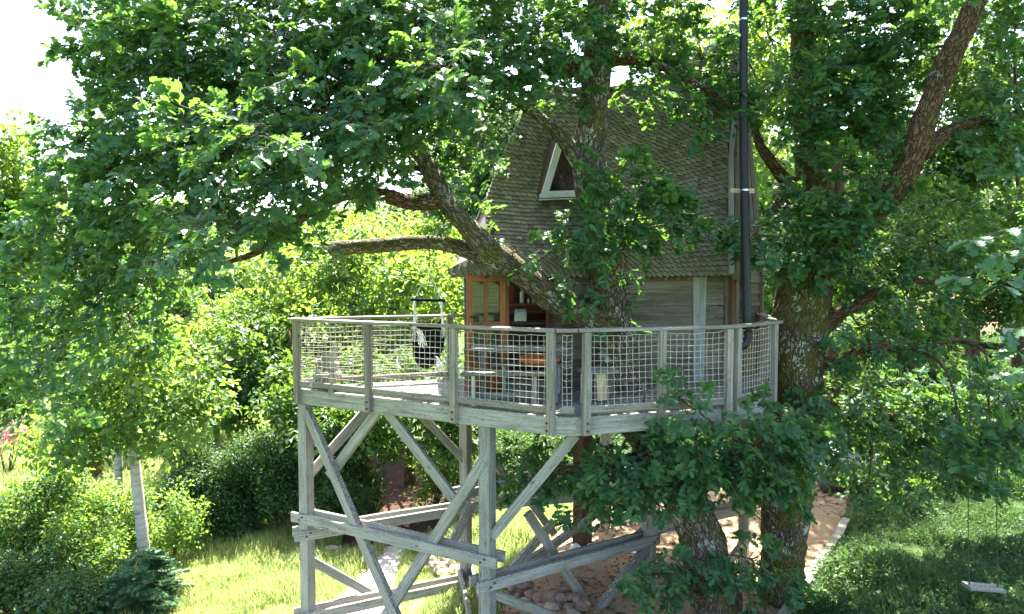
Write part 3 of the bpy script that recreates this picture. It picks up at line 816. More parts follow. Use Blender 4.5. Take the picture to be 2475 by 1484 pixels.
# --- door leaf swung open towards the camera's left
hinge = wp(XL - .03, 0, .10); hp = Vector((hinge.x, hinge.y)); dd = Vector((-.95, -.31)).normalized(); DW = .62
dn = Vector((dd.y, -dd.x));  dn = dn if dn.y < 0 else -dn
def dp(t, z, o=0): q = hp + dd * t + dn * o; return Vector((q.x, q.y, z))
door = bar('door', dp(.045, ZD + .03), dp(.045, 6.62), .09, .045, MATS['orange_timber'], cab, up=(dn.x, dn.y, 0), seg=5)
m = MB()
for t in (.045, DW - .045): m.bar(dp(t, ZD + .03), dp(t, 6.62), .095, .045, up=(dn.x, dn.y, 0), seg=4)
for zz, h in ((6.555, .13), (5.80, .13), (ZD + .12, .18)): m.bar(dp(.09, zz), dp(DW - .09, zz), .043, h, seg=3)
m.bar(dp(DW / 2, 5.86), dp(DW / 2, 6.49), .06, .043, up=(dn.x, dn.y, 0), seg=3)
m.bar(dp(DW / 2, ZD + .2), dp(DW / 2, 5.74), .06, .043, up=(dn.x, dn.y, 0), seg=3)
m.build('frame', MATS['orange_timber'], door)
for t0, t1 in ((.095, DW / 2 - .03), (DW / 2 + .03, DW - .095)):
    m = MB(); m.bar(dp(t0, 6.175, -.005), dp(t1, 6.175, -.005), .004, .63, seg=1, rough=0, ch=.001); m.build('pane', MATS['clear_pane'], door)
    m = MB(); m.bar(dp(t0, 5.47, -.005), dp(t1, 5.47, -.005), .004, .53, seg=1, rough=0, ch=.001); m.build('pane', MATS['clear_pane'], door)
    m = MB(); m.bar(dp(t0, 5.08, -.005), dp(t1, 5.08, -.005), .02, .26, seg=1, rough=0); m.build('panel', MATS['orange_timber'], door)
m = MB(); m.tube([dp(DW - .05, 5.95, .02), dp(DW - .05, 5.95, .06), dp(DW - .15, 5.95, .06)], .011, 8); m.build('handle', MATS['black_enamel'], door)
m = MB(); m.bar(dp(DW - .05, 5.80, .026), dp(DW - .05, 5.86, .026), .02, .01, up=(dn.x, dn.y, 0), seg=1); m.tube([dp(DW - .05, 5.80, .03), dp(DW - .055, 5.73, .035)], .008, 5); m.build('key', MATS['brass'], door)
m = MB(); m.tube([dp(DW / 2, 6.56, .02), dp(DW / 2, 6.56, .045)], .03, 12); m.build('door_knocker', MATS['brown_timber'], door)

# --- roof
Ev0, Ev1 = P(1085, 655, 10.25), P(1760, 662, 11.5); Rg0, Rg1 = P(1290, 205, 12.0), P(1790, 82, 12.9)
nb = Vector((.25, -.85, .45)).normalized()
LE = [(0, 1085, 655, 10.25), (.07, 1138, 628, 10.42), (.13, 1172, 600, 10.58), (.22, 1178, 560, 10.78), (.4, 1180, 478, 11.12), (.52, 1197, 425, 11.36), (.7, 1232, 344, 11.62), (.8, 1256, 300, 11.78), (1.0, 1290, 205, 12.0)]
def left_edge(v):
    v = min(1, max(0, v))
    for a, b in zip(LE, LE[1:]):
        if v <= b[0]:
            t = (v - a[0]) / (b[0] - a[0]); return P(*(a[k] + (b[k] - a[k]) * t for k in (1, 2, 3)))
def S(u, v):
    l = left_edge(v); r = Ev1.lerp(Rg1, v) - nb * .22 * math.sin(math.pi * v)
    p = l.lerp(r, u); p.z -= (.50 * 4 * u * (1 - u) * (1 - .2 * u)) * v + .04 * math.sin(math.pi * u) * (1 - v)
    return p
def Sn(u, v):
    a = S(min(u + .01, 1), v) - S(max(u - .01, 0), v); b = S(u, min(v + .01, 1)) - S(u, max(v - .01, 0))
    return a.cross(b).normalized()
NU, NV = 24, 30
V = []; Fc = []
for off in (-.05, -.09):
    for j in range(NV + 1):
        for i in range(NU + 1): V.append(S(i / NU, j / NV) + Sn(i / NU, j / NV) * off)
n1 = (NU + 1) * (NV + 1)
for j in range(NV):
    for i in range(NU):
        a = j * (NU + 1) + i; Fc.append((a, a + 1, a + NU + 2, a + NU + 1)); Fc.append((n1 + a, n1 + a + NU + 1, n1 + a + NU + 2, n1 + a + 1))
rim = [j * (NU + 1) for j in range(NV + 1)]
for i in range(NU): Fc.append((i, n1 + i, n1 + i + 1, i + 1)); k = NV * (NU + 1) + i; Fc.append((k, k + 1, n1 + k + 1, n1 + k))
for j in range(NV):
    k = j * (NU + 1); Fc.append((k, k + NU + 1, n1 + k + NU + 1, n1 + k)); k += NU; Fc.append((k, n1 + k, n1 + k + NU + 1, k + NU + 1))
roof = mobj('roof', V, Fc, MATS['wall_timber'], cab, V)
# back slope and left hip so the roof is closed from other sides
bE0 = Vector((-1.2, 13.4, 6.6)); bE1 = Vector((4.75, 13.6, 6.55)); bEm = Vector((4.75, 13.05, 6.55))
m = MB(); rl = [S(k / 8, 1) - Vector((0, 0, .06)) for k in range(9)]; el_ = [bE0.lerp(bE1, k / 8) for k in range(9)]
for k in range(8):
    vs = [rl[k], rl[k + 1], el_[k + 1], el_[k]]; vs += [q - Vector((0, .05, .05)) for q in vs]
    m.add(vs, [(3, 2, 1, 0), (4, 5, 6, 7), (0, 1, 5, 4), (1, 2, 6, 5), (2, 3, 7, 6), (3, 0, 4, 7)])
m.build('back_slope', MATS['wall_timber'], cab)
m = MB(); vl = [S(0, k / 8) - Sn(0, k / 8) * .1 + Vector((.16, .06, 0)) for k in range(9)]; bl_ = [bE0.lerp(vl[8], k / 8) for k in range(9)]
for k in range(8):
    vs = [vl[k], vl[k + 1], bl_[k + 1], bl_[k]]; vs += [q + Vector((.05, 0, 0)) for q in vs]
    m.add(vs, [(0, 1, 2, 3), (7, 6, 5, 4), (0, 4, 5, 1), (1, 5, 6, 2), (2, 6, 7, 3), (3, 7, 4, 0)])
m.build('gable_panel', MATS['wall_timber'], cab)
# shingles: lowest courses singly, the rest joined
wvar = [.088, .098, .108, .118, .13, .10, .112, .122]
SHM = []
for k in range(16):
    w = wvar[k % 8]; m = MB(); Ls, th = .19, .021
    oo = random.uniform(0, 40); t = random.random()
    sk = random.uniform(-.003, .003)
    vs = [(-w / 2, 0 + sk, 0), (w / 2, 0 - sk, 0), (w / 2, Ls, -.002), (-w / 2, Ls, -.002), (-w / 2, sk, th), (w / 2, -sk, th), (w / 2, Ls, .003), (-w / 2, Ls, .003)]
    m.add(vs, [(3, 2, 1, 0), (4, 5, 6, 7), (0, 1, 5, 4), (1, 2, 6, 5), (2, 3, 7, 6), (3, 0, 4, 7)], [(x + oo, y + oo, z) for x, y, z in vs], t)
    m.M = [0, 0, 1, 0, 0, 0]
    SHM.append(m)
SHD = []
for m in SHM:
    o = m.build('shingle', [MATS['shingle'], MATS['butt_shade']]); SHD.append(o.data); bpy.data.objects.remove(o)
NC = 46; rest = MB(); cnt = 0
dormer_u = lambda p: False
for c_ in range(NC):
    v0 = c_ / NC - .006
    Lc = (S(1, max(v0, 0)) - S(0, max(v0, 0))).length; s = -.02
    while s < Lc:
        k = random.randrange(16); w = wvar[k % 8] * .93 * random.uniform(.9, 1.08)
        u = (s + w / 2) / Lc; s += w + .004
        if u > 1.005: break
        v = max(-.012, v0 + .0032 * noise.noise(Vector((u * 9, c_ * .35, 0))) + random.uniform(-.0012, .0012))
        uc, vc = min(max(u, 0), 1), min(max(v, 0), 1)
        p = S(uc, vc) + (S(uc, .02) - S(uc, 0)) / .02 * (v - vc); nrm = Sn(uc, vc)
        yv = (S(uc, min(vc + .02, 1)) - S(uc, max(vc - .02, 0))).normalized()
        nt_ = (nrm + yv * .10).normalized(); yv = (yv - nt_ * yv.dot(nt_)).normalized(); xv = yv.cross(nt_)
        M = Matrix((( xv.x, yv.x, nt_.x, 0), (xv.y, yv.y, nt_.y, 0), (xv.z, yv.z, nt_.z, 0), (0, 0, 0, 1)))
        M.translation = p - nrm * .018
        if c_ < 7 and cnt < 296:
            o = bpy.data.objects.new('shingle', SHD[k]); col.objects.link(o); o.parent = roof; M.translation = M.translation - org(cab); o.matrix_local = M; cnt += 1
        else:
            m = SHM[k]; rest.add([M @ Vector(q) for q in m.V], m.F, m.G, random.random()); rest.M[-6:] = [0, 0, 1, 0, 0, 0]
o = rest.build('shingles', [MATS['shingle'], MATS['butt_shade']], roof); o['kind'] = 'stuff'
# barge board, ridge prow
for a, b in ((0.0, .5), (.5, .98)):
    bar('barge_board', S(1, a) + Vector((.05, -.01, 0)), S(1, b) + Vector((.05, -.01, 0)), .07, .09, MATS['pale_timber'], cab, up=Sn(1, .5), seg=5)
bar('ridge_board', P(1705, 128, 12.75), P(1800, 78, 12.95), .03, .2, MATS['pale_timber'], cab, seg=4)
for k in range(6):
    a, b = S(k * .16, 1), S((k + 1) * .16, 1); bar('ridge_board', a + Vector((0, 0, .02)), b + Vector((0, 0, .02)), .12, .05, MATS['wall_timber'], cab, seg=3)
# gable end boards, standing on the 45 degree end
g0, g1, ap = Vector((S(1, .0).x + .08, S(1, 0).y + .1, 6.55)), Vector((4.85, 13.0, 6.5)), S(1, .97) + Vector((.03, .05, 0))
for k in range(8):
    t0, t1 = k / 8, (k + .93) / 8
    def top(t):
        # height limit along the base: front verge leans back, back verge leans forward
        return g0.lerp(g1, t)
    b0, b1 = top(t0), top(t1); tt0, tt1 = (ap.lerp(top(t0), .02)), (ap.lerp(top(t1), .02))
    jog = Vector((en.x, en.y, 0)) * random.uniform(.0, .035); th = Vector((en.x, en.y, 0)) * -.03
    dz = Vector((0, 0, random.uniform(-.06, .03)))
    vs = [b0 + jog + dz, b1 + jog + dz, tt1 + jog, tt0 + jog]; vs2 = [q + th for q in vs]
    oo = random.uniform(0, 40); G = [(q.z + oo, q.x + q.y + oo, q.y) for q in vs + vs2]
    m = MB(); m.add(vs + vs2, [(0, 1, 2, 3), (7, 6, 5, 4), (0, 4, 5, 1), (1, 5, 6, 2), (2, 6, 7, 3), (3, 7, 4, 0)], G, random.random()); m.build('gable_board', MATS['wall_timber'], cab)
# triangular dormer window
ta, tl, tr = P(1354, 336, 11.25), P(1313, 474, 11.1), P(1428, 470, 11.35)
win = MB(); zc = (tl + tr + ta) / 3; fn = (tr - tl).cross(ta - tl).normalized()
if fn.y > 0: fn = -fn
for a, b in ((tl, ta), (tr, ta)): win.bar(a, b, .085, .05, up=fn, seg=4)
win.bar(tl - (tr - tl).normalized() * .06, tr, .065, .055, up=fn, seg=4)
window = win.build('window', MATS['window_paint'], cab)
inn = [zc + (q - zc) * .84 for q in (tl, tr, ta)]
m = MB()
for a, b in ((inn[0], inn[2]), (inn[1], inn[2]), (inn[0], inn[1])): m.bar(a + fn * .012, b + fn * .012, .05, .04, up=fn, seg=3)
m.build('frame', MATS['window_paint'], window)
m = MB(); vs = [zc + (q - zc) * .9 - fn * .01 for q in (tl, tr, ta)]; vs2 = [q - fn * .01 for q in vs]
m.add(vs + vs2, [(0, 1, 2), (5, 4, 3), (0, 3, 4, 1), (1, 4, 5, 2), (2, 5, 3, 0)]); m.build('pane', MATS['dark_glass'], window)
bar('sill', tl + Vector((-.06, -.02, -.06)), tr + Vector((.06, -.02, -.06)), .07, .018, MATS['window_paint'], window, seg=3)
back = Vector((-.22, 1.0, .15))
for a, sgn in ((tl, -1), (tr, 1)):
    o_ = Vector((sgn * .025, 0, .02)); vs = [a + o_ - fn * .0, ta + Vector((0, 0, .07)), ta + back + Vector((0, 0, .07)), a + o_ + back * .9]
    vs2 = [q + Vector((-sgn * .03, 0, -.02)) for q in vs]; m = MB()
    m.add(vs + vs2, [(0, 1, 2, 3), (7, 6, 5, 4), (0, 4, 5, 1), (1, 5, 6, 2), (2, 6, 7, 3), (3, 7, 4, 0)]); m.build('cheek_board', MATS['brown_timber' if sgn < 0 else 'wall_timber'], window)
# flue
fl = [P(1797, -60, 10.5), P(1797, 300, 10.35), P(1803, 640, 9.95), P(1806, 815, 9.72)]
m = MB(); pth = smooth_path([(q, .064) for q in fl], .4); m.tube([q[0] for q in pth], .064, 20)
flue = m.build('flue_pipe', MATS['black_enamel'], cab, True)
m = MB(); el = P(1806, 812, 9.72); m.tube([el + Vector((0, 0, .06)), el - Vector((0, 0, .03)), el + Vector((-.05, -.02, -.12)), el + Vector((-.15, -.05, -.15))], .071, 20); m.build('elbow', MATS['black_enamel'], flue)
for py, d, x in ((48, 10.47, 1797), (460, 10.18, 1800), (783, 9.76, 1805)):
    m = MB(); q = P(x, py, d); m.tube([q - Vector((0, 0, .014)), q + Vector((0, 0, .014))], .069, 20); m.build('clamp_band', MATS['steel_band'], flue)
q = P(1797, 461, 10.28); bar('bracket', q + Vector((-.19, .03, 0)), q + Vector((.17, .03, 0)), .04, .07, MATS['cream_timber'], flue, seg=2)
bar('bracket', q + Vector((-.0, .05, 0)), P(1775, 461, 11.8), .04, .04, MATS['cream_timber'], flue, seg=2)

# small things on the cabin and inside
fl_ = thing('floodlight', P(1190, 565, 10.6), 'small black floodlight on the left edge of the shingle roof', 'lamp')
m = MB(); q = P(1188, 562, 10.55); m.bar(q + Vector((-.03, 0, -.05)), q + Vector((.05, .02, .06)), .05, .09, up=(0, -1, 0), seg=2); m.build('lamp_housing', MATS['black_enamel'], fl_)
m = MB(); m.tube([q + Vector((-.02, 0, -.05)), q + Vector((-.06, .02, -.16))], .012, 6); m.build('bracket', MATS['black_enamel'], fl_)
jug = thing('canister', wp(.27, 5.81, -.50), 'grey square canister standing on the dark worktop inside the doorway', 'canister')
m = MB(); m.bar(wp(.20, 5.91, -.50), wp(.36, 5.91, -.50), .15, .19, seg=1, ch=.015); m.build('body', MATS['canister'], jug)
m = MB(); m.bar(wp(.21, 6.015, -.50), wp(.35, 6.015, -.50), .13, .02, seg=1); m.build('lid', MATS['canister'], jug)
for k, (x, h, r, lab) in enumerate(((.33, .26, .035, 'tall pale bottle on the orange shelf inside the doorway'), (.44, .09, .022, 'small clear jar right of the tall bottle on the shelf'), (.52, .12, .022, 'middle small clear jar on the shelf inside the doorway'), (.60, .10, .024, 'small clear jar at the right end of the shelf'))):
    q = wp(x, 6.118, -.58); m = MB(); m.lathe(q, [(r, 0), (r, h * .62), (r * .45, h * .78), (r * .45, h)], 12)
    tag(m.build('bottle' if k == 0 else 'jar', MATS['bottle_glass'], None, True), lab, 'bottle' if k == 0 else 'jar', 'glassware on the cabin shelf')

# ------------------------------------------------------------------ deck furniture
def prt(name, p0, p1, w, h, mat, par, **k): return bar(name, p0, p1, w, h, MATS[mat], par, **k)
tb = thing('picnic_table', P(1250, 940, 10.1), 'grey plank picnic table in front of the open orange door', 'table')
tx = Vector((.985, .0, 0)).normalized(); tc_ = Vector((.06, 10.0, 0))
for k in range(4):
    y = 9.80 + k * .13; prt('slat', (-.60, y, ZD + .76), (.80, y - .12, ZD + .76), .12, .04, 'deck_timber', tb, seg=4)
for x in (-.42, .62):
    for s in (-1, 1): prt('leg', (x, 10 + .42 * s, ZD + .01), (x, 10 + .16 * s, ZD + .735), .09, .05, 'deck_timber', tb, up=(1, 0, 0), seg=3)
    prt('crosspiece', (x + .04, 9.75, ZD + .68), (x + .04, 10.2, ZD + .68), .04, .09, 'deck_timber', tb, seg=2)
def bench(x0, x1, y, lab, z=.45, mat='deck_timber', slab=False):
    b = thing('bench', ((x0 + x1) / 2, y, ZD), lab, 'bench')
    for k in (-1, 1): prt('slat', (x0, y + .075 * k, ZD + z), (x1, y + .075 * k - .04, ZD + z), .14, .04, mat, b, seg=3)
    for x in (x0 + .18, x1 - .18):
        prt('leg', (x, y, ZD + .006), (x, y, ZD + z - .02), .26, .05, 'pale_timber', b, up=(1, 0, 0), seg=3)
    prt('stretcher', (x0 + .2, y, ZD + .14), (x1 - .2, y, ZD + .14), .04, .08, mat, b, seg=3)
    return b
bench(-.72, .50, 9.52, 'long grey plank bench between the rope net and the picnic table')
bench(-.3, .9, 10.48, 'plank bench on the door side of the picnic table under an orange cushion')
cu = thing('cushion', (.42, 10.46, ZD + .472), 'round orange cushion lying on the far bench of the picnic table', 'cushion')
m = MB(); m.lathe((.42, 10.46, ZD + .475), [(.26, 0), (.32, .03), (.33, .06), (.30, .10), (.22, .12)], 24); m.build('body', MATS['orange_cushion'], cu, True)
m = MB(); m.lathe((.42, 10.46, ZD + .594), [(.03, 0), (.02, .012)], 10); m.build('button', MATS['orange_cushion'], cu)
rb = thing('slab_bench', (1.24, 9.75, ZD), 'small rustic bench with pale bark edged slab legs behind the corner post', 'bench')
prt('seat', (1.00, 9.78, ZD + .44), (1.50, 9.85, ZD + .44), .34, .05, 'deck_timber', rb, seg=4, rough=.015)
prt('leg', (1.06, 9.66, ZD + .006), (1.06, 9.66, ZD + .415), .15, .06, 'pale_timber', rb, up=(0, 1, 0), seg=5, rough=.02)
prt('leg', (1.30, 9.72, ZD + .03), (1.28, 9.72, ZD + .415), .13, .07, 'cream_timber', rb, up=(0, 1, 0), seg=5, rough=.02)
prt('leg', (1.42, 9.95, ZD + .006), (1.42, 9.95, ZD + .415), .13, .06, 'deck_timber', rb, up=(0, 1, 0), seg=5, rough=.02)
ch = thing('driftwood_chair', (-2.95, 11.0, ZD), 'rough driftwood chair in the left corner of the deck behind the net', 'chair')
for (a, b, w, h) in (((770, 935), (768, 862), .09, .05), ((806, 925), (812, 832), .10, .05), ((790, 930), (788, 850), .1, .04)):
    prt('back_slat', P(a[0], a[1], 11.12), P(b[0], b[1], 11.18), w, h, 'edging_timber', ch, up=(0, 1, 0), seg=5, rough=.03)
prt('seat', P(762, 905, 10.88), P(825, 905, 11.0), .34, .05, 'edging_timber', ch, seg=4, rough=.02)
prt('leg', P(752, 935, 10.85), P(772, 893, 10.85), .07, .05, 'pale_timber', ch, up=(0, 1, 0), seg=3, rough=.02)
prt('leg', P(800, 955, 10.72), P(800, 905, 10.8), .07, .05, 'edging_timber', ch, up=(0, 1, 0), seg=3, rough=.02)
prt('arm', P(758, 878, 10.75), P(770, 870, 11.1), .08, .035, 'edging_timber', ch, seg=3, rough=.02)
prt('arm', P(815, 880, 10.8), P(812, 872, 11.12), .08, .035, 'edging_timber', ch, seg=3, rough=.02)

# hanging chair
HD = 10.5
hc = thing('hanging_chair', P(1036, 900, HD), 'black fabric hanging chair with white tassels slung from an oak limb', 'hanging chair')
top = P(1037, 652, HD); bl, br = P(1001, 724, HD), P(1067, 726, HD)
m = MB(); m.tube([bl + Vector((-.05, 0, 0)), br + Vector((.06, 0, 0))], .026, 10); m.build('spreader_bar', MATS['black_fabric'], hc)
m = MB(); m.tube([P(1038, 585, HD), top], .007, 6); m.build('rope', MATS['rope'], hc)
m = MB(); m.tube([top, bl], .006, 6); m.tube([top, br], .006, 6); m.build('sling_cord', MATS['white_cord'], hc)
# fabric pouch: rows run front to back, columns left to right
V = []; nu, nv = 16, 14
for i in range(nu + 1):
    s = i / nu * 2 - 1
    for j in range(nv + 1):
        t = j / nv
        prof = [(.22, 1.00), (.24, .72), (.22, .42), (.12, .16), (-.05, .06), (-.22, .12), (-.30, .26)]
        f = t * 6; a = min(5, int(f)); w = f - a
        yy = prof[a][0] * (1 - w) + prof[a + 1][0] * w; zz = prof[a][1] * (1 - w) + prof[a + 1][1] * w
        side = abs(s) ** 2.2
        ztop = .95 - .25 * t
        zz2 = zz * (1 - side * .55) + side * .55 * max(zz, ztop * .75)
        if t < .2: zz2 -= .22 * (1 - s * s) * (1 - t / .2)
        x = s * .275 * (1 - .22 * side * (1 - t * .3)) + .03 * s * math.sin(t * 5)
        V.append(P(1034, 897, HD) + Vector((x, yy * (1 - .45 * side), zz2 * .86 + .03 * s)))
Fc = [(i * (nv + 1) + j, (i + 1) * (nv + 1) + j, (i + 1) * (nv + 1) + j + 1, i * (nv + 1) + j + 1) for i in range(nu) for j in range(nv)]
V2 = [v + Vector((0, 0, -.012)) for v in V]; nn = len(V)
Fc += [tuple(nn + q for q in f[::-1]) for f in Fc]
for i in range(nu):
    for j in (0, nv): a = i * (nv + 1) + j; Fc.append((a, a + nv + 1, nn + a + nv + 1, nn + a))
for j in range(nv):
    for i in (0, nu): a = i * (nv + 1) + j; Fc.append((a, a + 1, nn + a + 1, nn + a))
mobj('seat', [tuple(v) for v in V + V2], Fc, MATS['black_fabric'], hc, smooth=True)
for e, x0, sgn in ((bl, 0, -1), (br, nu, 1)):
    m = MB()
    for k in range(9):
        j = int((k % 3) / 2 * 4); q = Vector(V[(abs(x0 - k // 3)) * (nv + 1) + j]); m.tube([e, e.lerp(q, .5), q], .0055, 5, False)
    m.tube([e + Vector((0, 0, .05)), e - Vector((0, 0, .03)), e - Vector((0, 0, .10))], [.016, .02, .026], 8)
    m.build('cord_fan', MATS['white_cord'], hc)
for cx, cy, L, k_ in ((1012, 800, .26, 12), (1062, 868, .24, 12)):
    m = MB(); random.seed(cx)
    for k in range(k_):
        q = P(cx + random.uniform(-9, 9), cy + random.uniform(-8, 4), HD - .34); e = q + Vector((random.uniform(-.02, .10), random.uniform(-.03, .03), -L * random.uniform(.6, 1)))
        m.tube([q, q.lerp(e, .5) + Vector((.01, 0, 0)), e], .006, 5)
    m.build('tassel', MATS['white_cord'], hc)
random.seed(21)

# ------------------------------------------------------------------ oak trees
oak = thing('oak_tree', (3.2, 9.9, gz(3.2, 9.9)), 'large oak growing up through the deck with a lichen spotted limb reaching left', 'tree')
L_trunk = limb_px([(1775, 1640, 9.9, 150), (1722, 1420, 10.0, 118), (1685, 1270, 10.2, 108), (1605, 1110, 10.45, 108), (1515, 960, 10.6, 108), (1482, 800, 10.7, 104), (1474, 700, 10.75, 92), (1462, 560, 10.75, 82), (1424, 420, 10.65, 84), (1432, 280, 10.6, 72), (1448, 120, 10.5, 66), (1455, -90, 10.4, 58)])
L_left = limb_px([(1480, 800, 10.6, 80), (1420, 770, 10.5, 66), (1350, 735, 10.35, 65), (1270, 668, 10.2, 63), (1190, 612, 10.0, 61), (1132, 552, 9.85, 52), (1085, 500, 9.8, 45), (1055, 440, 9.8, 44), (1015, 375, 9.75, 38), (930, 290, 9.4, 31), (820, 215, 9.0, 26), (690, 155, 8.6, 21), (560, 110, 8.3, 14)])
L_stub = limb_px([(1200, 625, 10.05, 46), (1150, 612, 10.2, 44), (1105, 597, 10.3, 40), (1040, 586, 10.5, 36), (950, 590, 10.6, 35), (860, 597, 10.75, 36), (800, 601, 10.85, 38)])
L_b1 = limb_px([(1070, 485, 9.8, 40), (1000, 490, 9.7, 36), (920, 472, 9.5, 36), (840, 468, 9.3, 34), (760, 500, 9.1, 34), (700, 548, 8.9, 28), (620, 610, 8.6, 18), (520, 640, 8.4, 10)])
L_b2 = limb_px([(1445, 150, 10.5, 44), (1330, 180, 10.0, 34), (1200, 205, 9.6, 28), (1060, 228, 9.2, 24), (930, 235, 8.8, 20), (820, 250, 8.4, 14), (700, 300, 8.0, 9)])
L_b3 = limb_px([(1410, 400, 10.6, 40), (1360, 335, 10.4, 36), (1300, 280, 10.2, 26), (1220, 230, 10.0, 18)])
L_b4 = limb_px([(1450, 150, 10.5, 38), (1530, 140, 10.5, 32), (1600, 160, 10.6, 26), (1700, 210, 10.7, 16), (1770, 260, 10.7, 9)])
L_b5 = limb_px([(690, 155, 8.6, 22), (600, 150, 8.4, 18), (520, 150, 8.2, 14), (380, 160, 8.4, 8)])
L_b6 = limb_px([(1055, 460, 9.8, 26), (1040, 420, 9.9, 20), (990, 400, 10, 14)])
L_low = limb_px([(1620, 1130, 10.4, 60), (1540, 1110, 10.0, 36), (1440, 1130, 9.7, 24), (1350, 1140, 9.6, 14)])
L_low2 = limb_px([(1660, 1220, 10.2, 50), (1720, 1150, 9.7, 34), (1790, 1090, 9.3, 24), (1850, 1060, 9.1, 12)])
L_low3 = limb_px([(1740, 1480, 10.0, 40), (1680, 1440, 9.6, 24), (1610, 1400, 9.4, 14)])
limbs = [L_left, L_stub, L_b1, L_b2, L_b3, L_b4, L_b5, L_b6, L_low, L_low2, L_low3]
m = MB(); add_limb(m, L_trunk, 44, .14); m.build('trunk', MATS['oak_bark'], oak, True)
for l in limbs:
    m = MB(); add_limb(m, l, 26, .15); m.build('limb', MATS['oak_bark' if l in (L_left, L_stub, L_b3) else 'dark_bark'], oak, True)

C1 = [(300, 90, 150, 75, 7.6, 9.6), (450, 70, 220, 110, 7.2, 9.4), (700, 60, 230, 110, 7, 9.4), (950, 60, 230, 110, 7.4, 9.8), (1180, 70, 190, 110, 8.4, 10),
      (230, 345, 105, 85, 8, 9.8), (430, 270, 180, 110, 7.2, 9.2), (680, 270, 210, 110, 6.6, 8.8), (930, 210, 200, 100, 7.4, 9.2), (1130, 180, 120, 80, 8.4, 9.8),
      (220, 520, 140, 95, 7.8, 9.8), (400, 470, 180, 110, 7, 9), (640, 420, 170, 110, 6.6, 8.6), (850, 340, 160, 100, 8, 9.6), (1000, 310, 110, 60, 9.8, 10.8),
      (180, 690, 150, 95, 7.8, 9.8, .7), (350, 620, 150, 90, 7.2, 9, .75), (540, 530, 120, 70, 6.4, 8, .85), (130, 830, 150, 90, 8, 9.8, .55), (310, 760, 110, 80, 7.8, 9.4, .5), (90, 950, 100, 60, 8.4, 9.8, .5),
      (1120, 410, 60, 45, 9.9, 10.8), (1130, 510, 60, 30, 9.9, 10.6, .8), (960, 420, 90, 35, 9.7, 10.6, .7), (1170, 330, 35, 60, 9.8, 10.6, .8),
      (480, 570, 60, 50, 5.6, 6.4), (560, 330, 120, 60, 5.8, 6.6, .8), (1080, 165, 80, 60, 6.6, 7.4, .8), (850, 290, 70, 50, 6.8, 7.6), (780, 590, 40, 30, 9, 9.6, .6)]
C2_ = [(1340, 40, 150, 80, 9, 10.6), (1520, 40, 130, 70, 10, 11.3), (1310, 220, 100, 60, 9.8, 10.8, .9), (1650, 215, 120, 50, 10.4, 11.4), (1560, 175, 70, 35, 10.3, 11, .7), (1730, 270, 80, 50, 10.3, 11.2), (1370, 120, 90, 50, 9.6, 10.6), (1690, 130, 60, 40, 10.6, 11.4, .8)]
C3 = [(1490, 440, 75, 45, 9.6, 10.3), (1540, 500, 100, 55, 9.5, 10.4), (1440, 550, 75, 45, 9.6, 10.3), (1610, 530, 85, 35, 9.7, 10.5, .9), (1690, 545, 35, 15, 10, 10.5, .7), (1340, 610, 55, 22, 9.7, 10.1, .7), (1250, 605, 35, 14, 9.8, 10.1, .6), (1400, 685, 35, 32, 9.8, 10.2, .7), (1490, 768, 24, 14, 10, 10.3, .9), (1550, 690, 16, 14, 10.1, 10.4, .6), (1490, 610, 55, 28, 9.7, 10.2, .7)]
C4 = [(1760, 1030, 140, 56, 8.7, 9.8), (1850, 1095, 105, 74, 8.8, 10), (1660, 1095, 95, 62, 8.8, 9.8), (1510, 1122, 115, 44, 9, 10.2), (1350, 1110, 100, 46, 9.8, 10.8, .8), (1530, 1180, 80, 36, 9, 10, .9), (1720, 1165, 95, 36, 8.8, 9.8, .85), (1420, 1208, 60, 22, 9.2, 10, .7), (1640, 960, 50, 40, 8.6, 9.1, .5), (1560, 945, 30, 15, 8.6, 9, .5), (1260, 1130, 60, 50, 10.4, 11.2, .7), (1890, 1165, 60, 30, 9, 10, .8), (1940, 1040, 60, 55, 9.6, 10.6, .9),
      (1590, 1390, 48, 45, 9, 9.8), (1670, 1368, 66, 32, 9, 9.9, .9), (1810, 1350, 50, 40, 9.2, 10.0, .7), (1870, 1400, 55, 40, 9.2, 10.0, .8), (1620, 1450, 28, 20, 9, 9.6, .7)]
CU = [(430, -170, 200, 110, 7.8, 10), (650, -170, 260, 140, 7.6, 11), (1000, -180, 260, 140, 8.4, 12), (1350, -190, 260, 140, 9, 13), (700, -420, 300, 140, 8.4, 12), (1150, -450, 320, 140, 9, 13), (1450, -440, 260, 140, 10, 14)]
tw = MB()
twigs(tw, C1 + C2_ + C3 + C4, limbs + [L_trunk], 7)
tw.build('branches', MATS['oak_bark'], oak, True)['kind'] = 'stuff'
ctr = Vector((1.2, 10.8, 7.5))
pts = []; xs = []; zs = []
for cl, dn_, gp in ((C1, 125, .31), (C2_, 115, .40), (C3, 140, .30), (C4, 140, .25), (CU, 28, .3)):
    a, b, c = crown_points(cl, ctr, dn_, gp); pts += a; xs += b; zs += c
print('oak sprays', len(pts))
scatter('crown', 'oak_spray_scatter', OAK, pts, xs, zs, rng.uniform(.8, 1.25, len(pts)), oak)
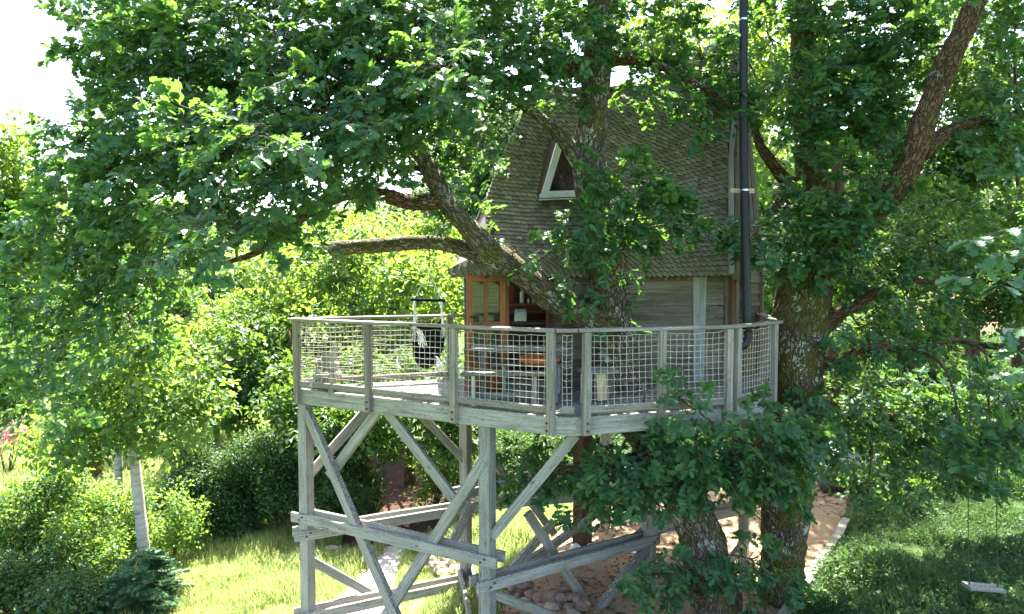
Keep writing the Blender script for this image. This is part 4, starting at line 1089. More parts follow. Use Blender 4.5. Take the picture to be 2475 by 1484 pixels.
# nearest leaves singly
LEAF = []
for k in range(8):
    V_, F_ = leaf_geo(.115, .034, 9, random.uniform(.05, .4), random.uniform(.0, .45)); m = MB(); m.add(V_, F_, None, .15 + .5 * random.random())
    o = m.build('leaf', MATS['oak_leaf'], None, False); LEAF.append(o.data); bpy.data.objects.remove(o)
def sprig(parent, base, tip, n, size=1., r=.006):
    """A twig with single leaves, a rosette at its tip."""
    m = MB(); mid_ = base.lerp(tip, .5) + Vector((0, 0, .05)); path = smooth_path([(base, r), (mid_, r * .7), (tip, r * .35)], .08)
    m.tube([q[0] for q in path], [q[1] for q in path], 6, False, 0); tw_ = m.build('twig', MATS['oak_bark'], parent, True)
    ax = (tip - base).normalized()
    for k in range(n):
        f = 1 if k < n * .5 else random.uniform(.35, .95); q = path[min(len(path) - 1, int(f * (len(path) - 1)))][0]
        sdv = ax.cross(Vector((0, 0, 1))).normalized() * random.choice([-1, 1])
        d = ax * random.uniform(.1, 1) + sdv * random.uniform(.3, 1.1) + rv() * .35; d.z -= .25
        nrm = Vector((0, -.35, 1)) + rv() * .45
        M = Matrix.Translation(q - org(parent)) @ frame(d, nrm) @ Matrix.Scale(size * random.uniform(.75, 1.2), 4)
        o = bpy.data.objects.new('leaf', random.choice(LEAF)); col.objects.link(o); o.parent = parent; o.matrix_local = M
random.seed(5)
for (x0, y0, d0, x1, y1, d1, n) in ((560, 470, 6.6, 450, 560, 5.6, 14), (600, 520, 6.6, 520, 600, 5.8, 14), (640, 300, 6.6, 540, 330, 5.8, 14), (700, 330, 6.6, 610, 390, 5.7, 12), (1150, 130, 7.4, 1060, 180, 6.4, 14), (1180, 100, 7.4, 1110, 120, 6.5, 12),
                                     (900, 230, 7.4, 840, 300, 6.6, 12), (740, 200, 7, 650, 210, 6.2, 12), (350, 400, 7.4, 260, 440, 6.6, 12), (430, 610, 7.2, 330, 650, 6.4, 12), (660, 460, 6.8, 570, 440, 6.0, 12), (1660, 1000, 9.0, 1610, 900, 8.5, 12), (480, 200, 7.2, 390, 230, 6.5, 12)):
    sprig(oak, P(x0, y0, d0), P(x1, y1, d1), n)

ok2 = thing('oak_tree', (4.5, 11, gz(4.5, 11)), 'mossy oak right of the deck with a long brown limb slanting up to the right', 'tree')
T2 = limb_px([(1880, 1680, 10.8, 200), (1884, 1484, 10.8, 116), (1895, 1300, 10.9, 108), (1905, 1120, 11.1, 112), (1925, 980, 11.3, 112), (1930, 850, 11.4, 118), (1935, 760, 11.5, 138), (1945, 690, 11.5, 122), (1945, 620, 11.55, 100), (1955, 540, 11.7, 78), (1962, 430, 11.8, 74), (1948, 300, 11.8, 62), (1940, 160, 11.8, 56), (1932, -60, 11.8, 48)])
R1 = limb_px([(1950, 690, 11.4, 84), (1990, 640, 11.1, 70), (2055, 572, 10.7, 60), (2110, 515, 10.45, 58), (2165, 455, 10.2, 58), (2205, 380, 10.0, 60), (2232, 300, 9.9, 56), (2262, 220, 9.8, 54), (2300, 130, 9.6, 54), (2345, 40, 9.4, 52), (2372, -60, 9.2, 50)])
R2 = limb_px([(1962, 470, 11.7, 50), (1905, 440, 11.6, 36), (1860, 385, 11.5, 28), (1830, 330, 11.5, 20), (1800, 200, 11.6, 12)])
R3 = limb_px([(1935, 460, 11.7, 44), (1890, 490, 11.6, 36), (1862, 545, 11.5, 26)])
R4 = limb_px([(1940, 770, 11.5, 70), (2000, 765, 11.3, 42), (2060, 745, 11.1, 28), (2150, 690, 10.9, 18), (2260, 680, 10.7, 10)])
R5 = limb_px([(2225, 370, 10.0, 50), (2290, 320, 10.2, 34), (2380, 290, 10.3, 22), (2475, 280, 10.4, 14)])
R6 = limb_px([(2160, 460, 10.3, 40), (2260, 340, 11, 24), (2330, 330, 11.4, 14)])
R7 = limb_px([(1930, 940, 11.3, 50), (2050, 1000, 11.6, 28), (2200, 1010, 11.8, 20), (2400, 1020, 12, 12)])
R8 = limb_px([(1945, 880, 11.3, 44), (2020, 872, 11.15, 26), (2110, 838, 10.9, 20), (2210, 850, 10.75, 17), (2300, 822, 10.55, 16), (2400, 838, 10.4, 13), (2500, 815, 10.2, 8)])
L2 = [R1, R2, R3, R4, R5, R6, R7, R8]
m = MB(); add_limb(m, T2, 44, .14); m.build('trunk', MATS['mossy_bark'], ok2, True)
for l in L2: m = MB(); add_limb(m, l, 26, .14); m.build('limb', MATS['dark_bark'], ok2, True)
D1 = [(2060, 60, 150, 90, 10, 11.6), (2160, 40, 70, 70, 10.2, 11.4), (2030, 190, 110, 80, 10, 11.5), (2090, 220, 85, 75, 10.4, 11.4), (2010, 310, 90, 60, 10.2, 11.4), (2060, 340, 80, 60, 10.4, 11.4), (2070, 430, 90, 60, 9.8, 10.8), (1980, 480, 80, 60, 10.2, 11.2, .9), (1900, 570, 110, 50, 10, 11, .9), (1990, 560, 80, 50, 10, 10.9), (1830, 580, 60, 28, 10.2, 10.7, .8), (2030, 510, 60, 40, 9.8, 10.4),
      (2440, 180, 70, 110, 9.8, 11.4), (2460, 20, 50, 70, 9.6, 11), (2360, 310, 60, 50, 10.4, 11.4, .8), (2420, 330, 80, 70, 9.4, 11), (1860, 90, 50, 60, 11.4, 12.2, .6), (1790, 190, 60, 40, 11, 11.2, .5),
      (1930, 640, 60, 35, 10.7, 11.2, .7), (2010, 650, 50, 40, 10.9, 11.4, .6), (2240, 560, 110, 80, 10.6, 12, .8), (2180, 690, 130, 60, 10.6, 12, .9), (2090, 610, 80, 50, 11.2, 12, .8), (2330, 600, 90, 60, 11, 12.4, .7), (2080, 790, 70, 40, 11, 12, .5),
      (2010, 970, 90, 50, 10.8, 12), (2140, 990, 130, 70, 11, 12.4), (2290, 1000, 130, 70, 11.2, 12.8), (2420, 990, 80, 80, 11.2, 12.8), (2080, 1090, 110, 50, 11.2, 12.2, .6), (2230, 1130, 130, 50, 11.2, 12.6, .7), (2380, 1120, 110, 60, 11.4, 12.8, .8), (1930, 1010, 60, 45, 10.3, 10.9, .8), (1950, 1110, 50, 40, 10.2, 10.8, .7), (2100, 1170, 60, 20, 11, 11.6, .5),
      (1850, -150, 240, 130, 10, 13, .5), (2200, -150, 240, 130, 9.6, 12.5, .5), (2450, -160, 200, 130, 9, 12, .5), (2000, -420, 300, 150, 10, 14, .5),
      (1950, -220, 300, 160, 13, 17, .6), (2300, -230, 300, 170, 13, 18, .65), (2620, -60, 230, 300, 11, 18, .6), (2650, 420, 150, 200, 11, 17, .5), (2200, -600, 350, 200, 12, 18, .35), (2350, -260, 480, 170, 4.6, 7, .9), (2130, 850, 90, 30, 10.6, 11.2, .7), (2300, 840, 90, 30, 10.3, 10.9, .7), (2390, 990, 90, 90, 8.7, 9.5), (2330, 1090, 80, 50, 8.8, 9.6, .8)]  # out-of-view clumps here are added to shade the slope and near sprig
tw = MB(); twigs(tw, D1, L2 + [T2], 6); tw.build('branches', MATS['dark_bark'], ok2, True)['kind'] = 'stuff'
a, b, c = crown_points(D1, Vector((5.0, 12.0, 7)), 120, .30)
print('oak2 sprays', len(a))
scatter('crown', 'oak_spray_scatter', OAK, a, b, c, rng.uniform(.8, 1.25, len(a)), ok2)
br = thing('oak_branch', P(2520, 640, 4.2), 'close oak branch with large single leaves entering at the right edge', 'branch')
for (x0, y0, x1, y1, n) in ((2560, 620, 2320, 670, 16), (2560, 560, 2350, 580, 12), (2560, 640, 2420, 690, 14), (2560, 600, 2430, 610, 12), (2540, 860, 2460, 850, 10), (2560, 900, 2450, 905, 8), (2560, 820, 2440, 800, 8)):
    sprig(br, P(x0, y0, 4.3), P(x1, y1, 3.9), n, 1.0)

# ------------------------------------------------------------------ background trees, hedges and shrubs
def tree(name, label, x, y, lumps, kit, key, n_per, bark='dark_bark', r=.16, group=None, cat='tree', scl=(.8, 1.3), trunk_top=None, shell=.5):
    g = gz(x, y); t = thing(name, (x, y, g), label, cat, group)
    lumps = [(x + a[0], y + a[1], a[2]) + tuple(a[3:]) for a in lumps]
    cz = max(l[2] for l in lumps) if trunk_top is None else trunk_top
    m = MB(); path = smooth_path([(Vector((x, y, g - .2)), r * 1.4), (Vector((x, y, g + .8)), r), (Vector((x + random.uniform(-.2, .2), y, (g + cz) / 2)), r * .75), (Vector((x + random.uniform(-.3, .3), y, cz)), r * .3)], .4)
    add_limb(m, path, 10, .12); m.build('trunk', MATS[bark], t, True)
    m = MB()
    for l in lumps:
        q = path[int(len(path) * random.uniform(.35, .75))]
        e = Vector(l[:3]); pp = smooth_path([(q[0], q[1] * .5), (q[0].lerp(e, .5) + Vector((0, 0, .2)), q[1] * .35), (e, .02)], .4); m.tube([k[0] for k in pp], [k[1] for k in pp], 7, False, .1)
        for _ in range(4):
            v = rv(); f = e + Vector((v.x * l[3], v.y * l[4], v.z * l[5])) * .8; m.tube([e, e.lerp(f, .5) + rv() * .1, f], [.02, .014, .006], 5, False)
    m.build('limbs', MATS[bark], t, True)
    a, b, c = ell_points(split(lumps, 10, .38, 1.12), n_per * .62, .12)
    scatter('crown', key, kit, a, b, c, rng.uniform(*scl, len(a)), t); return t
def W_(px, py, d): return P(px, py, d)
def lump_px(x, y, px, py, d, rx, ry, rd):
    p = P(px, py, d); k = d / F; return (p.x - x, p.y - y, p.z, rx * k, rd, ry * k)
random.seed(31)
def bgtree(label, base, items, kit, key, n_per=9, **k):
    x, y = base; return tree('broadleaf_tree', label, x, y, [lump_px(x, y, *i) for i in items], kit, key, n_per, group='broadleaf trees behind the deck', **k)
bgtree('sunlit yellow green tree behind the hanging chair', (-3.2, 26), [(1000, 690, 25.53, 120, 90, 1.95), (900, 640, 26.22, 120, 80, 2.08), (1080, 720, 24.84, 70, 90, 1.56), (960, 820, 25.116, 130, 80, 1.82)], BRIGHT, 'bright_scatter')
bgtree('sunlit yellow green tree behind the left deck corner', (-8, 25), [(760, 680, 25.53, 130, 90, 2.08), (640, 740, 24.84, 120, 90, 1.95), (820, 800, 24.564, 120, 90, 1.82), (700, 870, 24.15, 130, 70, 1.69)], BRIGHT, 'bright_scatter')
bgtree('broad light green tree between the birch and the deck', (-11.5, 26), [(520, 760, 26.22, 120, 100, 2.08), (580, 880, 25.53, 140, 90, 1.95), (450, 880, 26.22, 110, 90, 1.95), (620, 960, 24.84, 120, 60, 1.56)], BRIGHT, 'bright_scatter')
bgtree('bright tree crown seen under the oak limb', (-6, 30), [(850, 590, 30, 130, 70, 2.34), (720, 600, 30, 110, 70, 2.34), (980, 580, 30, 120, 60, 2.34), (1060, 620, 28.8, 90, 70, 1.95)], BRIGHT, 'bright_scatter', r=.2)
bgtree('mid green tree standing between the bright crowns left of the deck', (-7, 22), [(620, 800, 22, 90, 90, 1.3), (560, 900, 21.5, 90, 80, 1.2), (700, 940, 21, 100, 60, 1.2), (480, 980, 21, 90, 60, 1.2), (820, 900, 21.5, 80, 60, 1.1)], WOOD, 'wood_scatter', 10)
bgtree('low leafy tree whose crown hangs over the dark earth track', (-3.2, 21), [(900, 960, 18, 170, 60, 1.3), (1040, 930, 18, 110, 70, 1.3), (1080, 1030, 17.5, 70, 50, 1.0), (760, 1000, 17.5, 110, 60, 1.2), (880, 1040, 18, 110, 40, 1.)], WOOD, 'wood_scatter', 11)
bgtree('tall pale yellow green tree at the far left edge', (-19, 30), [(10, 400, 30, 90, 130, 2.2), (-40, 600, 30, 120, 140, 2.2), (80, 560, 31, 70, 120, 2), (40, 760, 30, 110, 100, 2)], BRIGHT, 'bright_scatter', 8, r=.25, scl=(1, 1.7))
bgtree('shaded tree at the left edge above the sunny field', (-13, 21), [(100, 860, 20, 160, 80, 1.6), (260, 900, 19.5, 120, 80, 1.4), (20, 940, 20, 90, 50, 1.3)], WOOD, 'wood_scatter', 9)
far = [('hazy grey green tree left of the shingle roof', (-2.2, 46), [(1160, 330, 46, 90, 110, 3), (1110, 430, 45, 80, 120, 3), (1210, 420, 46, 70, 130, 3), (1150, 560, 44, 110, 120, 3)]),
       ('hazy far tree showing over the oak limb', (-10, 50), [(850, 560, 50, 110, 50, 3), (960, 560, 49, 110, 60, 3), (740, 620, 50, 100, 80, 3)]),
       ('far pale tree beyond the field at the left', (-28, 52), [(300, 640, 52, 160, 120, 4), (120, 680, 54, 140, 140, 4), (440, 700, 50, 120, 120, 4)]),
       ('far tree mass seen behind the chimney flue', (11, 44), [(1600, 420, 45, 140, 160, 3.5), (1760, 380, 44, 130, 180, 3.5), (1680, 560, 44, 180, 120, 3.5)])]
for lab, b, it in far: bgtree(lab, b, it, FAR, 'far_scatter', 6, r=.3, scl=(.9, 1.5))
bgtree('yellow green sunlit tree behind the right oak fork', (10, 21), [(1870, 380, 21, 70, 110, 1.6), (1880, 200, 21, 80, 110, 1.6), (1990, 120, 21.5, 110, 110, 1.8), (1760, 60, 21, 120, 60, 1.8), (1600, 70, 21, 110, 50, 1.6)], BRIGHT, 'bright_scatter', 7, r=.22)
bgtree('tall tree with bright crown at the upper right', (18, 24), [(2380, 430, 23, 130, 80, 1.8), (2200, 380, 24, 130, 110, 2), (2250, 200, 24, 180, 150, 2.2), (2420, 230, 24, 120, 150, 2.), (2100, 240, 24, 130, 160, 2)], WOOD, 'wood_scatter', 11, r=.25)
bgtree('dark tree overhanging the earth bank on the right', (17, 25), [(2360, 560, 22, 150, 70, 1.6), (2250, 640, 22, 150, 70, 1.6), (2450, 640, 22, 90, 80, 1.4), (2120, 600, 22, 110, 110, 1.6), (2200, 500, 22.5, 150, 90, 1.6), (2300, 730, 23, 140, 50, 1.5), (2420, 720, 22, 80, 40, 1.2)], WOOD, 'wood_scatter', 10, r=.25)
bgtree('dark bushy tree just behind the right oak trunk', (13.5, 23), [(2080, 720, 21, 100, 80, 1.5), (2180, 780, 22, 110, 60, 1.5), (2030, 620, 21, 70, 110, 1.3), (2120, 830, 22, 100, 40, 1.2)], WOOD, 'wood_scatter', 10)
bgtree('shaded small tree behind the cabin end wall', (8.5, 19), [(1870, 660, 19, 40, 90, 1.0), (1860, 780, 19, 50, 90, 1.0), (1840, 880, 18.5, 60, 60, 1)], BRIGHT, 'bright_scatter', 8, r=.1)
# far wood closing the view
pts = []; xs = []; zs = []
for _ in range(2600):
    a = random.uniform(-.75, .75); d = random.uniform(75, 120); x = d * math.tan(a); h = 6 + 5 * noise.noise(Vector((x * .05, d * .05, 1)))
    p = Vector((x, d, gz(x, d) + random.random() ** .7 * (h + 4))); v = rv(); pts.append(p); xs.append(v); zs.append(Vector((0, -.4, .8)) + rv() * .5)
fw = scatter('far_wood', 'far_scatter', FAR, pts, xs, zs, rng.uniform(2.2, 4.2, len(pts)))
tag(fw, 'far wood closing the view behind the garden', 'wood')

# birch
bx, by = P(352, 1398, 14.4).x, 14.4; bz = gz(bx, by)
bi = thing('birch_tree', (bx, by, bz), 'slim white birch standing at the left edge of the sunny lawn', 'tree')
BT = smooth_path([(Vector((bx, by, bz - .2)), .15), (P(345, 1300, 14.4), .125), (P(326, 1120, 14.4), .105), (P(316, 980, 14.3), .085), (P(305, 800, 14.2), .06), (P(300, 640, 14.1), .035), (P(296, 520, 14.0), .012)], .15)
m = MB(); add_limb(m, BT, 16, .1); m.build('trunk', MATS['birch_bark'], bi, True)
BC = [(300, 960, 160, 60, 13.2, 15), (420, 1000, 110, 55, 13, 14.8), (200, 1040, 130, 60, 13, 15), (340, 880, 150, 60, 13.2, 15), (290, 760, 120, 70, 13.4, 14.8), (120, 1080, 110, 50, 13, 15, .8), (380, 1060, 90, 30, 13.4, 14.6, .8), (470, 940, 90, 50, 13.4, 15)]
tw = MB(); twigs(tw, BC, [BT], 5, .010); tw.build('branches', MATS['dark_bark'], bi, True)['kind'] = 'stuff'
a, b, c = crown_points(BC, Vector((bx, by, 5)), 20, .42)
scatter('crown', 'birch_scatter', WOOD + BRIGHT, a, b, c, rng.uniform(.55, .9, len(a)), bi)
# smaller back birch stem
b2 = thing('birch_tree', (P(285, 1130, 20).x, 20, gz(-11.5, 20)), 'thin pale birch stem behind the white birch, backed by the field', 'tree')
m = MB(); pp = smooth_path([(Vector((P(288, 1200, 20).x, 20, gz(-11.5, 20) - .1)), .13), (P(285, 1060, 20), .11), (P(282, 900, 20), .08)], .3); add_limb(m, pp, 10); m.build('trunk', MATS['birch_bark'], b2, True)
a, b, c = crown_points([(280, 880, 90, 60, 19.4, 20.6), (320, 820, 70, 60, 19.4, 20.6)], Vector((-11.5, 20, 4)), 14, .2); scatter('crown', 'bright_scatter', BRIGHT, a, b, c, rng.uniform(.8, 1.1, len(a)), b2)

def bush(name, label, cat, lumps, kit, key, n_per, scl=(.8, 1.2), group=None, up=.6):
    x = sum(l[0] for l in lumps) / len(lumps); y = sum(l[1] for l in lumps) / len(lumps); t = thing(name, (x, y, gz(x, y)), label, cat, group)
    for l in lumps:
        m = MB(); root_ = Vector((l[0], l[1], gz(l[0], l[1]) - .05))
        for k in range(5):
            v = rv(); e = Vector((l[0] + v.x * l[3] * .7, l[1] + v.y * l[4] * .7, l[2] + abs(v.z) * l[5] * .6))
            m.tube([root_ - Vector((0, 0, .1)), root_ + Vector((v.x * .08, v.y * .08, .12)), root_.lerp(e, .5) + rv() * .1, e], [.03, .03, .022, .01], 6, False)
        m.build('stems', MATS['dark_bark'], t, True)
    a, b, c = ell_points(split(lumps, 8, .42, 1.0), n_per * .58, .25, up); keep = [i for i, p in enumerate(a) if p.z > gz(p.x, p.y)]
    a = [a[i] for i in keep]; b = [b[i] for i in keep]; c = [c[i] for i in keep]
    scatter('foliage', key, kit, a, b, c, rng.uniform(*scl, len(a)), t); return t
def wl_(px, py, d, rx, ry, rd): p = P(px, py, d); k = d / F; return (p.x, p.y, p.z, rx * k, rd, ry * k)
bush('hedge', 'dense dark clipped hedge between the birch and the deck posts', 'hedge', [wl_(500, 1190, 17.2, 90, 105, .9), (wl_(590, 1180, 17.3, 90, 110, .9)), wl_(670, 1180, 17.4, 70, 110, .9), wl_(590, 1110, 17.4, 130, 60, .8), wl_(480, 1130, 17.3, 80, 70, .9), wl_(560, 1230, 17.0, 120, 55, .8), wl_(680, 1130, 17.5, 70, 80, .9)], HEDGE, 'hedge_scatter', 95)
bush('evergreen_bush', 'dark rounded evergreen bush seen between the deck braces', 'bush', [wl_(840, 1130, 17.5, 80, 100, .9), wl_(870, 1200, 17.4, 60, 60, .7), wl_(800, 1180, 17.5, 60, 90, .8), wl_(850, 1100, 17.8, 80, 60, .8)], HEDGE, 'hedge_scatter', 90)
bush('flowering_bush', 'pink flowering rhododendron behind the back support post', 'bush', [wl_(1090, 1100, 18.5, 70, 60, .8), wl_(1050, 1160, 18, 60, 60, .7), wl_(1130, 1150, 18, 60, 60, .7)], SHRUB, 'shrub_scatter', 26)
fb = bpy.data.objects['flowering_bush']
a, b, c = ell_points([wl_(1095, 1085, 18.2, 60, 45, .9)], 4, .9); scatter('blossom', 'pink_scatter', PINK, a, b, c, rng.uniform(.8, 1.2, len(a)), fb)
bush('leafy_bush', 'pale sunlit bush right beside the birch trunk', 'bush', [wl_(290, 1240, 15.5, 80, 80, .8), wl_(420, 1250, 15.3, 60, 70, .7), wl_(250, 1320, 14.8, 80, 50, .7)], SHRUB, 'shrub_scatter', 40)
bush('leafy_bush', 'grey green bush in the lower left behind the small spruce', 'bush', [wl_(130, 1200, 15, 120, 90, .9), wl_(60, 1280, 14.5, 110, 90, .9), wl_(190, 1330, 14, 80, 70, .7)], SHRUB_DARK + SHRUB, 'mixed_shrub_scatter', 40)
bush('leafy_bush', 'dark green bush in the lower left corner of the garden', 'bush', [wl_(70, 1420, 12.5, 120, 70, .9), wl_(180, 1450, 12.2, 80, 60, .7), wl_(-10, 1380, 12.8, 90, 90, .9)], HEDGE, 'hedge_scatter', 40, (.9, 1.3))
bush('leafy_bush', 'low green shrub on the bank behind the deck frame', 'bush', [wl_(1200, 1330, 14.3, 40, 40, .5), wl_(1270, 1300, 14.5, 40, 35, .5)], SHRUB, 'shrub_scatter', 24)
bush('leafy_bush', 'shaded bush filling the gap behind the near corner of the deck', 'bush', [wl_(1240, 1110, 19, 80, 60, 1), wl_(1380, 1120, 20, 90, 70, 1), wl_(1300, 1180, 18, 60, 40, .8), wl_(1500, 1120, 21, 90, 60, 1)], HEDGE, 'hedge_scatter', 24, (1.2, 1.7))
bush('leafy_bush', 'dark undergrowth bush at the foot of the bank right of the mossy oak', 'bush', [wl_(2090, 830, 24, 100, 45, 1), wl_(2200, 840, 24, 90, 45, 1), wl_(2020, 850, 23, 60, 40, 1)], HEDGE, 'hedge_scatter', 20, (1.4, 2))
bush('leafy_bush', 'leafy bush behind the low pale hut on the right', 'bush', [wl_(2150, 1000, 17.5, 120, 50, 1), wl_(2320, 1000, 17.5, 120, 60, 1), wl_(2440, 980, 17.5, 90, 70, 1)], SHRUB_DARK, 'dark_shrub_scatter', 20, (1, 1.5))
# small spruce
sx = P(335, 1478, 13.0); sz = gz(sx.x, sx.y)
spc = thing('spruce_sapling', (sx.x, sx.y, sz), 'small bushy spruce in front of the birch trunk', 'tree')
m = MB(); m.tube([(sx.x, sx.y, sz - .1), (sx.x, sx.y, sz + .7), (sx.x + .02, sx.y, sz + 1.25)], [.05, .035, .008], 8); m.build('trunk', MATS['dark_bark'], spc, True)
pts = []; xs = []; zs = []
for lv in range(9):
    h = .06 + lv * .125; R = (1.0 - h * .72) * 1.12
    for b_ in range(max(4, 12 - lv)):
        a = random.uniform(0, 6.28); v = Vector((math.cos(a), math.sin(a), 0)); Rb = R * random.uniform(.6, 1.1)
        for q in range(5):
            f = (q + .6) / 5; pts.append(Vector((sx.x, sx.y, sz + h + .05 * f - .10 * f * f)) + v * Rb * f * .8 + rv() * .03)
            sd_ = Vector((-v.y, v.x, 0)) * random.uniform(-.8, .8); xs.append(v + sd_ + Vector((0, 0, random.uniform(-.15, .25)))); zs.append(Vector((0, 0, 1)) + v * .25 + rv() * .2)
scatter('foliage', 'needle_scatter', NEEDLE, pts, xs, zs, rng.uniform(.75, 1.25, len(pts)), spc)

# ------------------------------------------------------------------ grass
def grass(name, label, kit, key, region, n, scl, avoid):
    pts = []; xs = []; zs = []; sc_ = []
    while len(pts) < n:
        x, y = region()
        if avoid(x, y): continue
        gf = .5 + 1.5 * max(0, .5 + noise.noise(Vector((x * .9, y * .9, 7)))); sc_.append(random.uniform(*scl) * gf); pts.append((x, y, gz(x, y) - .01)); a = random.uniform(0, 6.28); xs.append((math.cos(a), math.sin(a), random.uniform(-.15, .15))); zs.append((random.gauss(0, .15), random.gauss(0, .15), 1))
    o = scatter(name, key, kit, pts, xs, zs, [q * .8 for q in sc_]); tag(o, label, 'grass'); return o
sandp = inpoly([(-.6, 8.2), (4.2, 8.2), (4.45, 10.5), (6.85, 13.8), (8.3, 16.2), (5.5, 16.6), (2.6, 16.2), (1.2, 14.8), (.4, 13.2), (-.3, 11)])
gravp = inpoly([(5.2, 16.5), (8.6, 16.3), (13.5, 18), (13.5, 21), (7, 19.5)])
pathp = inpoly([(-4.5, 8), (-2.9, 8), (-2.3, 12.5), (-2.5, 16.3), (-3.1, 16.3), (-3.7, 13)])
trackp = inpoly([(-4.2, 16), (-1.3, 16), (-2.0, 26.5), (-6, 26.5)])
av = lambda x, y: sandp(x, y) or gravp(x, y) or pathp(x, y) or trackp(x, y)
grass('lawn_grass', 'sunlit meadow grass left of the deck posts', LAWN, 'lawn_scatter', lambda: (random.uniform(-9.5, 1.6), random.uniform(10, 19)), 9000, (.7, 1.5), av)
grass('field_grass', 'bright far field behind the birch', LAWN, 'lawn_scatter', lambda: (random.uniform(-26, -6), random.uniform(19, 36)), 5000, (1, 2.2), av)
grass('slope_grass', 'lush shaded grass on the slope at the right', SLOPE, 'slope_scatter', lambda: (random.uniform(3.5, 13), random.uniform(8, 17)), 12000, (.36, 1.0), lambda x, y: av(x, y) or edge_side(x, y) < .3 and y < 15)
grass('rough_grass', 'grass and weeds on the ground behind the deck frame', SLOPE, 'slope_scatter', lambda: (random.uniform(-2, 6), random.uniform(16, 27)), 3500, (.8, 1.6), av)
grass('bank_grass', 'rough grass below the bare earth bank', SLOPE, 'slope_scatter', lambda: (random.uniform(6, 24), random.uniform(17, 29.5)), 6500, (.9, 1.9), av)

LITTER = []
for k in range(3):
    m = MB(); g_ = leaf_geo(.09, .03, 4, random.uniform(-.3, .5), random.uniform(-.4, .6)); m.add(g_[0], g_[1], None, random.random()); LITTER.append(lib('dry_leaf', m, [MATS['dry_leaf']]))
m = MB(); m.tube([(-.12, 0, .006), (0, .02, .012), (.13, -.01, .006)], .005, 5); LITTER.append(lib('dry_twig', m, [MATS['dark_bark']]))
pts = []; xs = []; zs = []
while len(pts) < 2600:
    x, y = random.uniform(-1, 8.5), random.uniform(8.2, 17)
    if not sandp(x, y) or noise.noise(Vector((x * .7, y * .7, 2))) < random.uniform(-.6, .25): continue
    a = random.uniform(0, 6.28); pts.append((x, y, gz(x, y) + .03)); xs.append((math.cos(a), math.sin(a), random.gauss(0, .15))); zs.append((random.gauss(0, .25), random.gauss(0, .25), 1))
tag(scatter('fallen_leaves', 'litter_scatter', LITTER, pts, xs, zs, rng.uniform(.6, 1.3, len(pts))), 'dry leaves and twigs fallen on the sand', 'leaves')

# ------------------------------------------------------------------ small ground things
def stone(parent, c, r, mat):
    m = MB(); s = random.uniform(0, 99); V_ = []; Fc_ = []
    for j in range(5):
        ph = math.pi * j / 4
        for i in range(7):
            th = 2 * math.pi * i / 7; v = Vector((math.sin(ph) * math.cos(th) * 1.2, math.sin(ph) * math.sin(th), math.cos(ph) * .75)); v *= r * (1 + .35 * noise.noise(v * 1.4 + Vector((s, 0, 0)))); V_.append(Vector(c) + v)
    for j in range(4):
        for i in range(7): Fc_.append((j * 7 + i, (j + 1) * 7 + i, (j + 1) * 7 + (i + 1) % 7, j * 7 + (i + 1) % 7))
    m.add(V_, Fc_, None, random.random()); return m.build('stone', MATS[mat], parent)
def on_ground(px, py):
    d = 8.
    while d < 60:
        p = P(px, py, d)
        if p.z <= gz(p.x, p.y): return p
        d += .05
    return P(px, py, 30)
q0 = on_ground(1310, 1450); sw = thing('stone_pile', q0, 'low curved row of reddish stones on the sand under the deck', 'stones')
for k in range(40):
    f = random.random(); row = k % 2; px = 1235 + 175 * f; py = 1436 + 42 * f ** 1.5 + random.uniform(0, 22); q = on_ground(px, py); stone(sw, q + Vector((random.uniform(-.05, .05), random.uniform(-.1, .15), .05 + row * random.uniform(.08, .16))), random.uniform(.05, .125), 'red_stone' if k % 4 else 'brown_stone')
q0 = on_ground(1080, 1395); sw = thing('stone_pile', q0, 'heap of round brown stones at the edge of the grass behind the braces', 'stones')
for k in range(26):
    q = on_ground(random.uniform(1035, 1125), random.uniform(1375, 1420)); stone(sw, q + Vector((0, 0, random.choice([.05, .17, .28]))), random.uniform(.08, .15), 'brown_stone')
q0 = on_ground(640, 1262)
for (px, py, s, lab) in ((690, 1268, .3, 'flat grey stone beside the grass left of the corner post'), (800, 1335, .2, 'small flat stone by the path edge inside the deck frame'), (830, 1355, .16, 'smallest flat stone next to the paved path')):
    q = on_ground(px, py); o = stone(None, q + Vector((0, 0, .02)), s, 'brown_stone'); o.name = 'flat_stone'; tag(o, lab, 'stone')
q = on_ground(607, 1303); dsh = MB(); dsh.lathe(q + Vector((0, 0, .12)), [(.09, 0), (.13, .06), (.125, .06), (.08, .01)], 18)
tag(dsh.build('enamel_dish', MATS['white_enamel'], None, True), 'small white dish in the sunny grass near the hedge', 'dish')
q = on_ground(675, 1275); m = MB(); m.tube([q, q + Vector((.01, 0, .75))], [.012, .009], 6); tag(m.build('garden_cane', MATS['cream_timber']), 'thin upright cane in the grass left of the corner post', 'cane')
# sack at the foot of the brown post
q = v3(P5, gz(*P5)) + Vector((.12, -.32, 0)); m = MB()
for (dx, r) in ((0, .20), (.22, .17), (-.25, .15)):
    pr = [(r * .6, 0), (r, .05), (r * .9, .12), (r * .4, .19), (r * .1, .21)]; m.lathe(q + Vector((dx, random.uniform(-.06, .06), 0)), pr, 12)
for i, v in enumerate(m.V): j = noise.noise_vector(Vector(v) * 7) * .06; m.V[i] = (v[0] + j.x, v[1] + j.y, max(v[2] + j.z, gz(v[0], v[1]) + .01))
tag(m.build('plastic_sack', MATS['white_sack'], None, True), 'crumpled white sack at the foot of the thick brown post', 'sack')
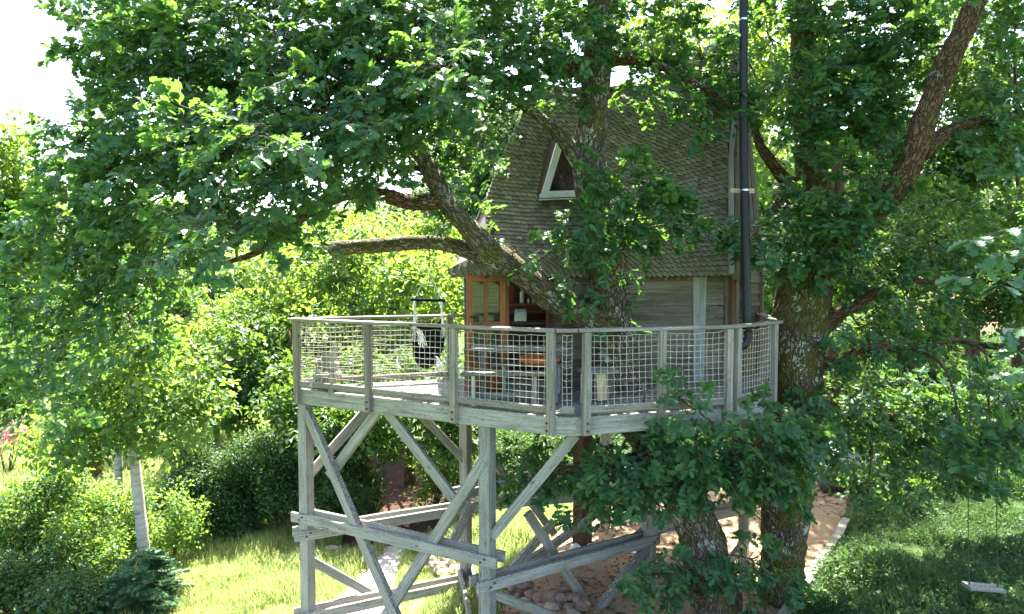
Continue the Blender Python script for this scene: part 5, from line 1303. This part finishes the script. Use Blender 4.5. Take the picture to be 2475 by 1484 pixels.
# edging beside the sand
ed_ = thing('path_edging', (5.6, 12.2, gz(5.6, 12.2)), 'low grey timber edging between the sand and the grass slope', 'edging')
for k in range(6):
    f0, f1 = k / 6, (k + .97) / 6; a = Vector((4.1 + 2.9 * f0, 10.05 + 3.95 * f0)); b = Vector((4.1 + 2.9 * f1, 10.05 + 3.95 * f1)); za = gz(*a) + .07; zb = gz(*b) + .07
    prt('board', v3(a, za), v3(b, zb), .16, .16, 'edging_timber', ed_, seg=3, rough=.012)
p_ = on_ground(1985, 1190); r_ = on_ground(2060, 1188); m = MB(); m.tube([p_ + Vector((0, 0, .1)), p_.lerp(r_, .5) + Vector((0, 0, .13)), r_ + Vector((0, 0, .1))], [.13, .12, .14], 12, True, .15)
lg = m.build('fallen_log', MATS['dark_bark'], None, True); tag(lg, 'fallen brown log between the sand and the gravel track', 'log')
# swing
sg = thing('rope_swing', P(2376, 1420, 9.4), 'grey plank rope swing hanging over the grass in the lower right', 'swing')
prt('seat', P(2335, 1416, 9.4), P(2420, 1424, 9.4), .2, .05, 'edging_timber', sg, seg=5, rough=.008)
for px in (2343, 2412):
    m = MB(); pp = smooth_path([(P(px, 1420, 9.4), .007), (P(px - 3, 1260, 9.42), .007), (P(px + 2, 1000, 9.4), .007), (P(px, 838, 9.4), .007)], .3); m.tube([k[0] for k in pp], .007, 6); m.tube([P(px, 1432, 9.4), P(px, 1420, 9.4), P(px, 1408, 9.4)], [.012, .018, .012], 8)
    m.build('rope', MATS['rope'], sg)
# low hut behind the leaves on the right
hb = thing('low_hut', (10.2, 18.6, gz(10.2, 18.6)), 'low hut with dark windows over pale sills half hidden by leaves', 'hut')
h0, h1 = P(2110, 1120, 17.2), P(2420, 1135, 18.4)
prt('wall', h0 + Vector((0, 0, -.42)), h1 + Vector((0, 0, -.42)), .12, .75, 'wall_timber', hb, seg=3)
o = prt('sill', h0 + Vector((0, -.1, .0)), h1 + Vector((0, -.1, .0)), .14, .1, 'pale_timber', hb, seg=3); o.data.materials[0] = MATS['hut_paint']
for k in range(4):
    a = h0.lerp(h1, k / 4 + .02); b = h0.lerp(h1, k / 4 + .22); wv = bar('window', a + Vector((0, 0, .28)), b + Vector((0, 0, .28)), .07, .46, MATS['hut_paint'], hb, seg=1)
    m = MB(); m.bar(a.lerp(b, .07) + Vector((0, -.03, .28)), a.lerp(b, .93) + Vector((0, -.03, .28)), .03, .38, seg=1, rough=0); m.build('pane', MATS['dark_glass'], wv)
prt('roof', h0 + Vector((-.2, .3, .56)), h1 + Vector((.2, .3, .56)), 1.4, .07, 'wall_timber', hb, seg=3)
# boarded shed at the right edge
sh = thing('boarded_shed', (20.6, 27, gz(20.6, 27)), 'grey shed of upright boards at the right edge behind the leaves', 'shed')
for k in range(14):
    x = 19.6 + k * .22; zt = P(2450, 600, 27).z; bar('board', (x, 27, gz(x, 27) - .1), (x, 27, zt + random.uniform(-.05, .05)), .2, .03, MATS['pale_timber'], sh, up=(0, 1, 0), seg=2)
prt('roof', (19.3, 27.4, zt + .1), (23, 27.4, zt + .1), 1.6, .1, 'wall_timber', sh, seg=2)
# red and white flowers at the left edge
bush('flower_clump', 'red and white flowers at the left edge of the sunny field', 'flowers', [wl_(15, 1050, 22, 40, 35, .5)], PINK, 'pink_scatter', 22, (1, 1.5))
